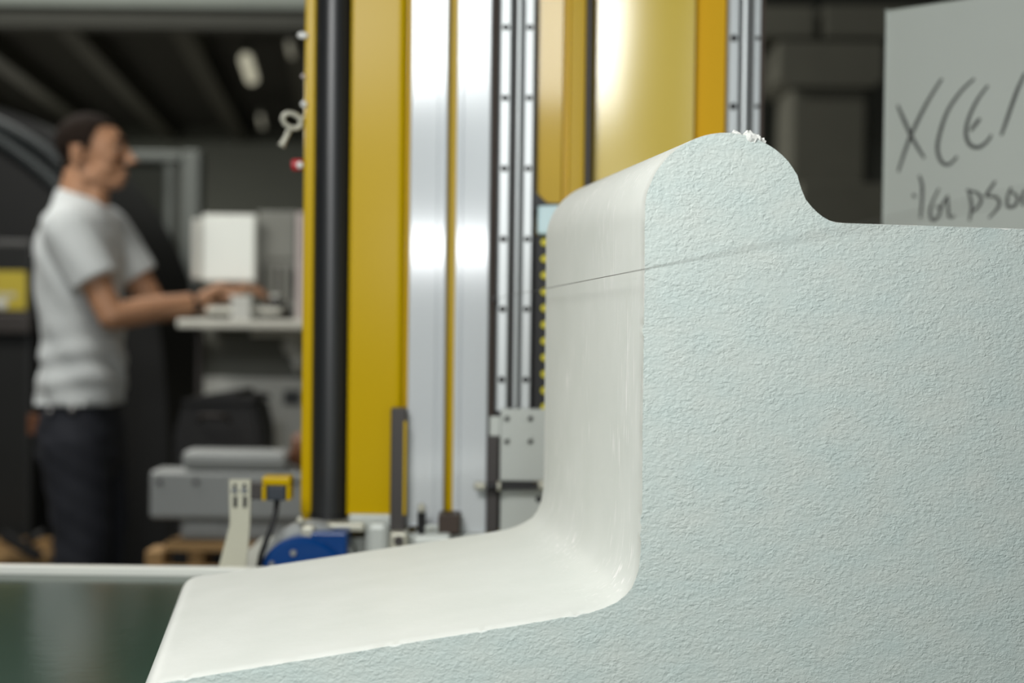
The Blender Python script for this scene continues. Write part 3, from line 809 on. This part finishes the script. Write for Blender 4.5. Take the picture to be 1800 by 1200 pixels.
PB(so, 'outlet', 514, 688, 526, 710, kd + 0.474, 0.008, 'dark_blue_plastic', 0.002)
# monitor: white face and angled white side
mo = thing('monitor', Vector((W(400, 562, kd + 0.35).x, kd + 0.40, DZ)), 'white bright rectangular monitor standing on the desk beside the operator hands', 'monitor')
PB(mo, 'casing', 354, 376, 450, 496, kd + 0.36, 0.03, 'white_panel', 0.006)
PB(mo, 'screen', 358, 380, 446, 492, kd + 0.356, 0.006, 'screen_glow', 0.001)
PB(mo, 'side_panel', 337, 384, 352, 490, kd + 0.37, 0.03, 'white_panel', 0.004)
bm = NB(); l, h = prect(395, 494, 412, 562, kd + 0.38, 0.03); l.z = DZ + 0.008; box(bm, l, h, 0.004); mk('neck', bm, 'dark_steel', mo)
bm = NB(); l, h = prect(365, 555, 440, 562, kd + 0.32, 0.16); l.z = DZ; h.z = DZ + 0.010; box(bm, l, h, 0.003); mk('stand_base', bm, 'dark_steel', mo)
# grey metal cabinet standing on the desk
mcab = thing('control_cabinet', Vector((W(487, 562, kd + 0.4).x, kd + 0.5, DZ)), 'scuffed grey metal cabinet on the desk right of the monitor', 'cabinet')
l, h = prect(452, 371, 524, 562, kd + 0.42, 0.18); l.z = DZ
bm = NB(); box(bm, l, h, 0.005); mk('body', bm, 'cabinet_grey', mcab)
PB(mcab, 'door', 456, 378, 519, 455, kd + 0.412, 0.008, 'cabinet_grey', 0.003)
for i, x in enumerate((458, 470, 486, 499, 511)):
    PB(mcab, 'vent_slot', x, 468, x + 6, 532, kd + 0.415, 0.006, 'panel_shade' if i % 2 else 'dark_steel', 0.001)
PB(mcab, 'handle', 512, 478, 517, 505, kd + 0.395, 0.02, 'black_plastic', 0.002)
pp = PB(None, 'cabinet_post', 521, 373, 534, 562, kd + 0.30, 0.04, 'pink_white', 0.003, label='slim pinkish white upright post at the right end of the desk', cat='post')
# keyboard tray, keys, small things
kb = thing('keyboard_tray', Vector((W(425, 562, kd + 0.1).x, kd + 0.15, DZ)), 'pale keyboard tray under the operator hands', 'keyboard')
l, h = prect(362, 540, 492, 553, kd + 0.04, 0.2); l.z = DZ + 0.018
bm = NB(); box(bm, l, h, 0.004); mk('tray', bm, 'white_laminate', kb)
KZ = h.z
for x in (372, 480):
    l2, h2 = prect(x - 6, 550, x + 6, 562, kd + 0.07, 0.12); l2.z = DZ; h2.z = DZ + 0.02; bm = NB(); box(bm, l2, h2, 0.002); mk('foot', bm, 'dark_steel', kb)
bm = NB(); l2 = Vector((W(372, 545, kd + 0.1).x, kd + 0.10, KZ)); h2 = Vector((W(470, 545, kd + 0.1).x, kd + 0.22, KZ + 0.006)); box(bm, l2, h2, 0.002); kbp = mk('key_plate', bm, 'dark_steel', kb)
kw = (h2.x - l2.x) / 12
for i in range(12):
    for j in range(4):
        bm = NB(); x = l2.x + kw * (i + 0.1); y = l2.y + 0.006 + j * 0.028; box(bm, (x, y, KZ + 0.006), (x + kw * 0.8, y + 0.022, KZ + 0.011), 0.001, 1); mk('key', bm, 'panel_shade', kbp)
wb_ = thing('white_box', Vector((W(422, 545, kd - 0.01).x, kd + 0.03, DZ)), 'small white box with a lid in front of the keyboard tray', 'box')
l, h = prect(406, 519, 440, 560, kd + 0.004, 0.034); l.z = DZ
bm = NB(); box(bm, l, Vector((h.x, h.y, h.z - 0.018)), 0.002); mk('body', bm, 'white_panel', wb_)
bm = NB(); box(bm, (l.x - 0.001, l.y - 0.001, h.z - 0.018), (h.x + 0.001, h.y + 0.001, h.z), 0.002); mk('lid', bm, 'white_panel', wb_)
ph = thing('desk_phone', Vector((W(465, 535, kd + 0.1).x, kd + 0.1, KZ)), 'black desk device with a white top on the keyboard tray', 'device')
l, h = prect(442, 524, 488, 537, kd + 0.09, 0.08); l.z = KZ + 0.0005; l.x = W(473, 535, kd + 0.1).x; h.x = W(492, 535, kd + 0.1).x; h.z = max(h.z, KZ + 0.02)
bm = NB(); box(bm, l, h, 0.004); mk('body', bm, 'black_plastic', ph)
bm = NB(); box(bm, (l.x + 0.004, l.y + 0.01, h.z), (h.x - 0.006, h.y - 0.01, h.z + 0.012), 0.003); mk('top', bm, 'white_panel', ph)
kn = thing('jog_dial', Vector((W(500, 560, kd + 0.1).x, kd + 0.12, DZ)), 'small dark jog dial at the right of the keyboard tray', 'knob')
c = Vector((W(502, 548, kd + 0.1).x, kd + 0.12, DZ + 0.022))
bm = NB(); tube(bm, [c + Vector((0.016 * math.cos(t), 0.0, 0.016 * math.sin(t))) for t in [k * math.pi / 8 for k in range(16)]], 0.004, 8, closed=True); mk('rim', bm, 'black_plastic', kn, smooth=True)
bm = NB(); cyl(bm, c + Vector((-0.015, 0, 0)), c + Vector((0.015, 0, 0)), 0.003, n=8); mk('spoke', bm, 'black_plastic', kn, smooth=True)
bm = NB(); cyl(bm, c + Vector((0, 0.03, 0)), c + Vector((0, -0.006, 0)), 0.005, n=10); mk('shaft', bm, 'dark_steel', kn, smooth='auto')
bm = NB(); box(bm, (c.x - 0.012, c.y + 0.024, DZ), (c.x + 0.012, c.y + 0.034, c.z + 0.012), 0.002); mk('stand', bm, 'dark_steel', kn)
# crumpled pale cloth bag under the desk at right edge
bm = NB(); ell(bm, W(516, 608, kd + 0.42), 0.035, 0.05, 0.04); ell(bm, W(524, 628, kd + 0.42), 0.02, 0.04, 0.05)
for v in bm.verts: v.co += Vector((math.sin(v.co.z * 160 + v.co.x * 90), 0, math.sin(v.co.x * 140))) * 0.004
mk('cloth_bag', bm, 'white_panel', smooth=True, label='crumpled pale bag hanging below the right end of the desk', cat='bag')

# ------------------------------------------------------------------ stacked grey machine crates on a pallet, left of the column
sY = 3.35
def crate(name, x0, y0, x1, y1, Y, dp, label, cat, bev=0.01, z0=None, screws=()):
    l, h = prect(x0, y0, x1, y1, Y, dp)
    if z0 is not None: l.z = z0
    t = thing(name, Vector(((l.x + h.x) / 2, (l.y + h.y) / 2, l.z)), label, cat, 'grey metal housings stacked on the pallet')
    bm = NB(); box(bm, l, h, bev, 3); mk('housing', bm, 'box_grey', t)
    for (sx, sy) in screws:
        p = W(sx, sy, Y); bm = NB(); cyl(bm, (p.x, Y - 0.003, p.z), (p.x, Y + 0.002, p.z), 0.007, n=12, bev=0.001); mk('screw', bm, 'bolt_dark', t, smooth='auto')
    return t, l, h
palZ = W(330, 948, sY).z
t, l1, h1 = crate('metal_housing', 316, 908, 540, 947, sY, 0.14, 'lowest and narrower grey metal housing resting on the wooden pallet', 'metal housing', z0=palZ)
PB(t, 'cover', 328, 914, 390, 938, sY - 0.006, 0.008, 'box_grey', 0.003)
t, l2, h2 = crate('metal_housing', 262, 829, 560, 905, sY - 0.05, 0.10, 'widest grey metal housing, in the middle of the stack on the pallet', 'metal housing', z0=h1.z, screws=((281, 847), (345, 847), (520, 847)))
t, l3, h3 = crate('metal_housing', 318, 793, 505, 826, sY - 0.045, 0.09, 'top rounded grey metal housing of the stack left of the yellow column', 'metal housing', bev=0.016, z0=h2.z)
PB(t, 'seam', 330, 816, 495, 819, sY - 0.048, 0.006, 'panel_shade', 0.0005)
pal = thing('wooden_pallet', Vector((W(400, 1000, sY).x, sY + 0.2, 0)), 'raised wooden pallet carrying the grey metal housings', 'pallet')
pl = W(255, 960, sY - 0.05).x; pr = W(560, 960, sY).x
for (x0, x1) in ((255, 286), (400, 430), (530, 560)):
    a = W(x0, 960, sY - 0.05).x; b_ = W(x1, 960, sY - 0.05).x
    for y in (sY - 0.05, sY + 0.4):
        bm = NB(); box(bm, (a, y, 0), (b_, y + 0.09, palZ - 0.02), 0.004); mk('block', bm, 'wood', pal)
for k in range(5):
    y = sY - 0.05 + k * 0.115
    bm = NB(); box(bm, (pl + (0.05 if k else 0.045), y, palZ - 0.02), (pr, y + 0.085, palZ - 0.0005), 0.002); mk('plank', bm, 'wood', pal)
bm = NB(); box(bm, (pl + 0.02, sY - 0.06, W(330, 995, sY).z - 0.03), (pr, sY - 0.052, W(330, 986, sY).z), 0.002); mk('lower_board', bm, 'wood', pal)
# black tool bin
bY = 3.93
bn_ = thing('tool_bin', Vector((W(385, 800, bY).x, bY + 0.15, 0)), 'black lidded tool bin below the white desk', 'bin')
bm = NB(); f0 = [W(300, 1000, bY), W(458, 1000, bY), W(460, 760, bY), W(447, 706, bY), W(322, 706, bY), W(305, 760, bY)]
f0[0].z = 0; f0[1].z = 0
prism(bm, f0, Vector((0, 0.22, 0))); 
bmesh.ops.bevel(bm, geom=list(bm.edges), offset=0.012, segments=2, affect='EDGES'); mk('body', bm, 'black_plastic', bn_)
bm = NB(); prism(bm, [W(318, 708, bY - 0.01), W(450, 708, bY - 0.01), W(446, 699, bY - 0.01), W(420, 697, bY - 0.01), W(416, 688, bY - 0.01), W(350, 697, bY - 0.01), W(322, 702, bY - 0.01)], Vector((0, 0.24, 0))); mk('lid', bm, 'black_plastic', bn_)
bm = NB(); tube(bm, [W(350, 740, bY - 0.012), W(352, 730, bY - 0.03), W(400, 730, bY - 0.03), W(402, 740, bY - 0.012)], 0.006, 8); mk('handle', bm, 'dark_steel', bn_, smooth=True)
# brown tool bag on the crate
bm = NB(); c = W(541, 790, sY)
ell(bm, c, 0.042, 0.06, 0.05)
for v in bm.verts:
    v.co += Vector((math.sin(v.co.z * 120), math.sin(v.co.x * 90), math.sin(v.co.x * 110 + v.co.z * 60))) * 0.004
    v.co.z = max(v.co.z, h2.z + 0.0005)
mk('leather_bag', bm, 'brown_leather', smooth=True, label='small brown leather bag on the widest grey housing', cat='bag')

# ------------------------------------------------------------------ dark machine behind the operator
dm = thing('covered_machine', Vector((W(130, 1000, 5.2).x, 5.6, 0)), 'large dark rounded machine under a black hood behind the operator', 'machine')
hp = [W(-160, 220, 5.2), W(-60, 185, 5.2), W(30, 200, 5.2), W(110, 250, 5.2), W(180, 335, 5.2), W(232, 420, 5.2), W(268, 520, 5.2), W(288, 640, 5.2), W(296, 780, 5.2), W(298, 1100, 5.2), W(-160, 1100, 5.2)]
hp[-1].z = 0; hp[-2].z = 0
hc = catmull(hp[:9], 5) + hp[9:]
bm = NB(); prism(bm, hc, Vector((0, 0.7, 0))); 
hood = mk('hood', bm, 'dark_cover', dm, smooth='auto')
for (pp_, rr_) in (([(-20, 207), (50, 243), (100, 280), (140, 330)], 0.02), ([(-20, 232), (50, 280), (110, 335), (150, 400)], 0.025)):
    bm = NB(); tube(bm, catmull([W(x, y, 5.15) for x, y in pp_], 6), rr_, 10); mk('hood_bar', bm, 'cover_bar', dm, smooth=True)
cab = thing('black_cabinet', Vector((W(0, 900, 4.86).x, 5.0, 0)), 'black cabinet with yellow label at the left edge of the picture', 'cabinet')
l, h = prect(-160, 420, 56, 1000, 4.86, 0.3); l.z = 0; bm = NB(); box(bm, l, h, 0.02); mk('body', bm, 'dark_cabinet', cab)
PB(cab, 'ledge', -160, 548, 53, 585, 4.81, 0.05, 'dark_steel', 0.008)
lb = PB(cab, 'label', -30, 476, 46, 544, 4.854, 0.008, 'label_yellow', 0.001, label='yellow label')
bm = NB(); ell(bm, W(2, 534, 4.852), 0.022, 0.004, 0.018); mk('sticker', bm, 'white_panel', lb, smooth=True)
for x in (2, 20): 
    bm = NB(); ell(bm, W(x, 519, 4.853), 0.018, 0.003, 0.010); mk('smudge', bm, 'beige_paint', lb, smooth=True)
# low pallet left with a broom
lY = 4.55
lp_ = thing('low_pallet', Vector((W(20, 970, lY).x, lY + 0.1, 0)), 'wooden pallet at the lower left beside the operator legs', 'pallet')
zp = W(20, 972, lY).z
for k, (y0_, y1_) in enumerate(((952, 966), (972, 990))):
    l, h = prect(-120, y0_, 84, y1_, lY + (0.12 if k == 0 else 0.0), 0.1); bm = NB(); box(bm, l, h, 0.003); mk('plank', bm, 'wood', lp_)
for x in (-60, 60):
    l, h = prect(x - 20, 990, x + 20, 1010, lY, 0.22); l.z = 0; bm = NB(); box(bm, l, h, 0.003); mk('block', bm, 'wood', lp_)
l, h = prect(-60, 952, 60, 975, lY + 0.1, 0.02)
br = thing('hand_brush', W(50, 955, lY + 0.05), 'black hand brush leaning on the lower left pallet', 'brush')
bm = NB(); tube(bm, [W(78, 935, lY - 0.01), W(50, 952, lY - 0.02)], 0.012, 8); mk('handle', bm, 'black_plastic', br, smooth=True)
bm = NB(); obox(bm, W(38, 959, lY - 0.025), Vector((0.06, 0, -0.035)), Vector((0, 0.02, 0)), Vector((0.008, 0, 0.014)), 0.003); mk('head', bm, 'black_plastic', br)

# ------------------------------------------------------------------ ceiling lamps under the mezzanine
def lamp(name, x0, y0, x1, y1, Z, r, m, label):
    def on(px, py):
        d = ray(px, py); return CAM + d * ((Z - CAM.z) / d.z)
    a, b_ = on(x0, y0), on(x1, y1)
    t = thing(name, (a + b_) / 2, label, 'ceiling lamp', 'fluorescent lamps under the mezzanine')
    bm = NB(); cyl(bm, a, b_, r, n=14); mk('tube', bm, m, t, smooth='auto')
    d = (b_ - a).normalized(); s = d.cross(Vector((0, 0, 1)))
    bm = NB(); obox(bm, (a + b_) / 2 + Vector((0, 0, r + 0.02)), d * ((b_ - a).length / 2 + 0.03), s * (r * 1.1), Vector((0, 0, 0.02))); mk('casing', bm, 'beam_grey', t)
    for q in (0.2, 0.8):
        p = a.lerp(b_, q); bm = NB(); cyl(bm, p + Vector((0, 0, r + 0.04)), Vector((p.x, p.y, MZ + 0.22)), 0.006, n=6); mk('hanger', bm, 'beam_grey', t)
lamp('ceiling_lamp', 432, 104, 443, 138, MZ - 0.06, 0.045, 'lamp_tube', 'brightest blurred fluorescent lamp under the mezzanine')
lamp('ceiling_lamp', 508, 76, 513, 98, MZ - 0.02, 0.02, 'lamp_tube_dim', 'dim fluorescent lamp close to the yellow column top')
lamp('ceiling_lamp', 458, 205, 462, 222, MZ - 0.03, 0.02, 'lamp_tube_dim', 'faint farthest fluorescent lamp above the door frame')

# ------------------------------------------------------------------ the operator
def remesh(bm, voxel, smooth_it, name):
    me = bpy.data.meshes.new(name); bmesh.ops.recalc_face_normals(bm, faces=bm.faces); bm.to_mesh(me); bm.free()
    o = bpy.data.objects.new(name + '_tmp', me); scene.collection.objects.link(o)
    r = o.modifiers.new('r', 'REMESH'); r.mode = 'VOXEL'; r.voxel_size = voxel
    s = o.modifiers.new('s', 'SMOOTH'); s.iterations = smooth_it; s.factor = 0.5
    dg = bpy.context.evaluated_depsgraph_get(); ev = o.evaluated_get(dg)
    out = bmesh.new(); out.from_mesh(ev.to_mesh()); ev.to_mesh_clear()
    bpy.data.objects.remove(o); bpy.data.meshes.remove(me)
    return out
OP = 4.26
def H(px, py, dy=0.0):        # point of the operator; dy = sideways offset, negative towards the camera
    p = W(px, py, OP); return Vector((p.x, OP + dy, p.z))
def HS(px, py, dy):           # point seen at a pixel, on the plane dy from the middle of the body
    return W(px, py, OP + dy)
SX = H(140, 400).x            # trunk axis
feetX = SX + 0.02
def ring(cx_, cz, rx, ry, n=28, cy_=OP, tilt=0.0, ex=2.3):
    pts = []
    for k in range(n):
        t = 2 * math.pi * k / n; c = math.cos(t); s = math.sin(t)
        x = rx * math.copysign(abs(c) ** (2 / ex), c); y = ry * math.copysign(abs(s) ** (2 / ex), s)
        pts.append(Vector((cx_ + x, cy_ + y, cz + tilt * x)))
    return pts
def zz(py): return H(150, py).z
# joints
sh_r = HS(122, 398, -0.175); sh_l = HS(185, 396, 0.175)
el_r = HS(196, 556, -0.20);  el_l = HS(276, 545, 0.20)
wr_r = HS(345, 530, -0.05);  wr_l = HS(385, 530, 0.16)
headc = H(166, 262)
bm = NB()
# head: skull, face, jaw
hx, hz = headc.x, headc.z
def hp_(px, py, dy=0.0): return H(px, py, dy)
ell(bm, hp_(155, 250), 0.094, 0.075, 0.084, sub=4)
ell(bm, hp_(180, 262), 0.066, 0.064, 0.080, sub=4)
ell(bm, hp_(183, 295), 0.054, 0.056, 0.058, sub=3)
ell(bm, hp_(206, 318), 0.024, 0.028, 0.020, sub=3)           # chin
capsule(bm, hp_(158, 312, -0.042), 0.022, hp_(204, 322, -0.012), 0.018)
capsule(bm, hp_(158, 312, 0.042), 0.022, hp_(204, 322, 0.012), 0.018)
capsule(bm, hp_(212, 250, -0.030), 0.012, hp_(212, 250, 0.030), 0.012)   # brow
capsule(bm, hp_(217, 256), 0.009, hp_(231, 281), 0.013)       # nose
ell(bm, hp_(235, 283), 0.014, 0.014, 0.010, sub=2)
ell(bm, hp_(224, 287, -0.012), 0.010, 0.008, 0.008, sub=2); ell(bm, hp_(224, 287, 0.012), 0.010, 0.008, 0.008, sub=2)
ell(bm, hp_(218, 301), 0.013, 0.022, 0.007, sub=2); ell(bm, hp_(216, 309), 0.013, 0.020, 0.007, sub=2)   # lips
ell(bm, hp_(200, 278, -0.040), 0.022, 0.016, 0.016, sub=2); ell(bm, hp_(200, 278, 0.040), 0.022, 0.016, 0.016, sub=2)  # cheeks
for s in (-1, 1):                                              # ears
    tube(bm, [hp_(150, 300, s * 0.070), hp_(143, 288, s * 0.078), hp_(141, 275, s * 0.082), hp_(147, 266, s * 0.082), hp_(155, 270, s * 0.077)], [0.007, 0.007, 0.007, 0.007, 0.006], 8)
    ell(bm, hp_(149, 283, s * 0.072), 0.014, 0.008, 0.022, sub=2)
# neck
capsule(bm, hp_(148, 300), 0.056, hp_(134, 372), 0.062)
capsule(bm, hp_(170, 315), 0.040, hp_(160, 375), 0.050)
# trunk under the shirt
R = [ring(SX + 0.01, zz(740), 0.095, 0.150), ring(SX + 0.01, zz(690), 0.092, 0.145), ring(SX + 0.0, zz(600), 0.092, 0.145), ring(SX - 0.01, zz(500), 0.100, 0.158), ring(SX - 0.01, zz(430), 0.105, 0.168), ring(SX, zz(385), 0.085, 0.160), ring(SX + 0.01, zz(358), 0.055, 0.09)]
rings_to(bm, R)
for (s, e, w, sd) in ((sh_r, el_r, wr_r, -1), (sh_l, el_l, wr_l, 1)):
    capsule(bm, s, 0.052, s.lerp(e, 0.5), 0.047); capsule(bm, s.lerp(e, 0.5), 0.047, e, 0.039)
    capsule(bm, e, 0.040, e.lerp(w, 0.35), 0.041); capsule(bm, e.lerp(w, 0.35), 0.041, w, 0.027)
    d = (w - e).normalized()
    # hand: palm, four fingers, thumb
    hd = Vector((0.86, 0.06 * -sd, 0.50)).normalized(); side = Vector((0, 1, 0)) * 1.0
    side = (side - hd * side.dot(hd)).normalized(); nrm = hd.cross(side)
    if nrm.z < 0: nrm = -nrm
    kn_c = w + hd * 0.088
    for q in (-0.027, -0.009, 0.009, 0.027):
        capsule(bm, w + side * q * 0.55 + hd * 0.008, 0.0185, kn_c + side * q, 0.0140)
    for i, (q, ln) in enumerate(((-0.031, 0.9), (-0.010, 1.0), (0.011, 0.95), (0.031, 0.75))):
        if sd > 0: q = -q
        p0 = kn_c + side * q
        a1 = p0 + (hd * 0.85 - nrm * 0.55).normalized() * 0.042 * ln
        a2 = a1 + (hd * 0.40 - nrm * 0.9).normalized() * 0.027 * ln
        a3 = a2 + (hd * 0.10 - nrm * 0.98).normalized() * 0.019 * ln
        capsule(bm, p0, 0.0098, a1, 0.0088, n=10); capsule(bm, a1, 0.0088, a2, 0.0080, n=10); capsule(bm, a2, 0.0080, a3, 0.0070, n=10)
    ts = -sd                                                # thumb on the inner side
    tp0 = w + hd * 0.028 + side * (0.022 * ts) - nrm * 0.006
    tp1 = tp0 + (hd * 0.72 + side * 0.55 * ts - nrm * 0.35).normalized() * 0.042
    tp2 = tp1 + (hd * 0.9 + side * 0.15 * ts - nrm * 0.45).normalized() * 0.032
    capsule(bm, tp0, 0.0150, tp1, 0.0115, n=10); capsule(bm, tp1, 0.0112, tp2, 0.0085, n=10)
# legs and feet inside trousers and shoes
for s in (-1, 1):
    hipp = Vector((SX + 0.012, OP + s * 0.085, zz(745))); kne = Vector((SX + 0.045, OP + s * 0.095, 0.50)); ank = Vector((SX + 0.0, OP + s * 0.10, 0.09))
    capsule(bm, hipp, 0.082, kne, 0.056); capsule(bm, kne, 0.056, kne.lerp(ank, 0.35), 0.055); capsule(bm, kne.lerp(ank, 0.35), 0.055, ank, 0.036)
    capsule(bm, ank + Vector((-0.03, 0, -0.05)), 0.030, ank + Vector((0.15, s * 0.02, -0.06)), 0.024)
bm = remesh(bm, 0.0052, 5, 'person')
person = mk('person', bm, 'skin', base=True, smooth=True, label='person in white t-shirt and dark jeans standing in profile, hands on the desk', cat='person')
# hair cap
bm = NB(); ell(bm, hp_(154.5, 250), 0.0985, 0.0785, 0.088, sub=4); ell(bm, hp_(179, 261), 0.070, 0.0675, 0.083, sub=4); ell(bm, hp_(140, 290), 0.055, 0.060, 0.060, sub=3)
bm = remesh(bm, 0.005, 3, 'hair')
dl = []
for v in bm.verts:
    q = v.co
    fx = q.x - headc.x; fz = q.z - headc.z
    # hairline: receding forehead, sideburn in front of the ear, nape
    px_ = 150 + fx * 587; dz = fz
    if fx > 0.030: low = 0.058 + 0.3 * (fx - 0.030)
    elif fx > 0.008: low = -0.004 + 2.8 * (fx - 0.008)
    elif fx > -0.022: low = -0.012
    elif fx > -0.05: low = 0.004 - 0.0 * fx
    else: low = -0.060 + 0.25 * (fx + 0.10)
    if fx > 0.072 or fz < low: dl.append(v)
bmesh.ops.delete(bm, geom=dl, context='VERTS')
mk('hair', bm, 'hair', person, smooth=True, label='short dark cropped hair')
# brows, eyes
for s in (-1, 1):
    bm = NB(); ell(bm, hp_(207, 262, s * 0.030), 0.0115, 0.0115, 0.0115, sub=2); ey = mk('eye', bm, 'eye', person, smooth=True)
    bm = NB(); ell(bm, hp_(211.5, 263, s * 0.030), 0.0045, 0.0052, 0.0052, sub=2); mk('iris', bm, 'iris', ey, smooth=True)
    bm = NB(); tube(bm, [hp_(219, 249, s * 0.012), hp_(218, 246, s * 0.030), hp_(209, 248, s * 0.050)], [0.004, 0.005, 0.003], 8); mk('eyebrow', bm, 'hair', person, smooth=True)
# t-shirt
bm = NB()
R = [ring(H(143, 708).x, zz(708), 0.118, 0.172), ring(H(145, 690).x, zz(690), 0.122, 0.174), ring(H(147, 650).x, zz(650), 0.116, 0.168), ring(H(147, 600).x, zz(600), 0.112, 0.166), ring(H(144, 550).x, zz(550), 0.114, 0.170),
     ring(H(141, 500).x, zz(500), 0.118, 0.178), ring(H(140, 450).x, zz(450), 0.121, 0.186), ring(H(142, 415).x, zz(415), 0.112, 0.188), ring(H(144, 388).x, zz(388), 0.098, 0.172), ring(H(145, 366).x, zz(366), 0.080, 0.130), ring(H(144, 350).x, zz(350), 0.070, 0.088, tilt=-0.25), ring(H(144, 343).x, zz(343), 0.066, 0.076, tilt=-0.3)]
rings_to(bm, R)
for (s, e) in ((sh_r, el_r), (sh_l, el_l)):
    q = s.lerp(e, 0.62)
    capsule(bm, s + Vector((-0.006, 0, -0.012)), 0.078, q, 0.072, n=20, flat1=True)
bm = remesh(bm, 0.006, 4, 'tshirt')
zw = zz(708)
bm.normal_update()
for v in bm.verts:
    h_ = v.co.z - zw
    n_ = Vector((v.normal.x, v.normal.y, 0))
    a_ = math.atan2(v.co.y - OP, v.co.x - SX)
    k1 = math.exp(-((h_ - 0.09) / 0.10) ** 2) if h_ > 0 else 1
    d_ = 0.0055 * k1 * math.sin(h_ * 75 + 2.6 * math.sin(a_ * 2) + a_ * 2.5) + 0.004 * math.sin(a_ * 7 + h_ * 20) * min(1, max(0, 1 - h_ / 0.5)) + 0.003 * math.sin(h_ * 40 + a_ * 3 + v.co.x * 30)
    v.co += n_ * d_
    if h_ < 0.014: v.co.z = min(v.co.z, zw + 0.002 + 0.004 * math.sin(a_ * 3))
mk('tshirt', bm, 'shirt', person, smooth=True, label='loose white short-sleeved t-shirt')
# trousers
bm = NB()
R = [ring(SX + 0.012, zz(840), 0.095, 0.10), ring(SX + 0.010, zz(800), 0.122, 0.175), ring(SX + 0.008, zz(750), 0.120, 0.174), ring(SX + 0.008, zz(700), 0.103, 0.156), ring(SX + 0.006, zz(688), 0.100, 0.152)]
rings_to(bm, R)
for s in (-1, 1):
    hipp = Vector((SX + 0.014, OP + s * 0.088, zz(770))); kne = Vector((SX + 0.045, OP + s * 0.097, 0.50)); ank = Vector((SX + 0.0, OP + s * 0.10, 0.055))
    capsule(bm, hipp, 0.102, kne, 0.084); capsule(bm, kne, 0.084, ank, 0.068, flat1=True)
bm = remesh(bm, 0.008, 4, 'trousers')
bm.normal_update()
for v in bm.verts:
    v.co += Vector((v.normal.x, v.normal.y, 0)) * (0.0018 * math.sin(v.co.z * 40 + v.co.y * 50) + 0.0012 * math.sin(v.co.z * 90 + v.co.x * 60))
tr = mk('trousers', bm, 'denim', person, smooth=True, label='dark denim jeans')
for (px_, py_, m_, r_) in ((127, 719, 'chrome', 0.010), (88, 722, 'chrome', 0.008)):
    p = W(px_, py_, OP - 0.165); bm = NB(); ell(bm, p, r_, 0.012, r_ * 1.1, sub=2); mk('rivet', bm, m_, tr, smooth=True)
bm = NB(); p = W(62, 746, OP - 0.10); obox(bm, p, Vector((0.022, -0.012, 0)), Vector((0.003, 0.006, 0)), Vector((0, 0, 0.030)), 0.003); mk('leather_patch', bm, 'brown_leather', tr)
# wristband on the near arm
d = (wr_r - el_r).normalized(); bm = NB(); x_, y_ = basis(d); c_ = wr_r - d * 0.004
rings_to(bm, [[c_ + d * o_ + (x_ * math.cos(2 * math.pi * k / 20) + y_ * math.sin(2 * math.pi * k / 20)) * rr_ for k in range(20)] for (o_, rr_) in ((-0.013, 0.030), (-0.012, 0.0335), (0.012, 0.0325), (0.013, 0.029))])
wtc = mk('wristwatch', bm, 'black_plastic', person, smooth='auto', label='black wristwatch')
bm = NB(); cyl(bm, c_ + Vector((0, 0, 0.030)), c_ + Vector((0, 0, 0.040)), 0.019, n=20, bev=0.002); mk('watch_case', bm, 'black_plastic', wtc, smooth='auto')
# shoes
for s in (-1, 1):
    ank = Vector((SX + 0.0, OP + s * 0.10, 0.09)); bm = NB()
    capsule(bm, ank + Vector((-0.035, 0, -0.045)), 0.043, ank + Vector((0.13, s * 0.02, -0.052)), 0.037); capsule(bm, ank + Vector((0, 0, -0.03)), 0.045, ank + Vector((0, 0, 0.0)), 0.045)
    bm = remesh(bm, 0.006, 4, 'shoe')
    for v in bm.verts: v.co.z = max(v.co.z, 0.0)
    mk('shoe', bm, 'shoe', person, smooth=True)
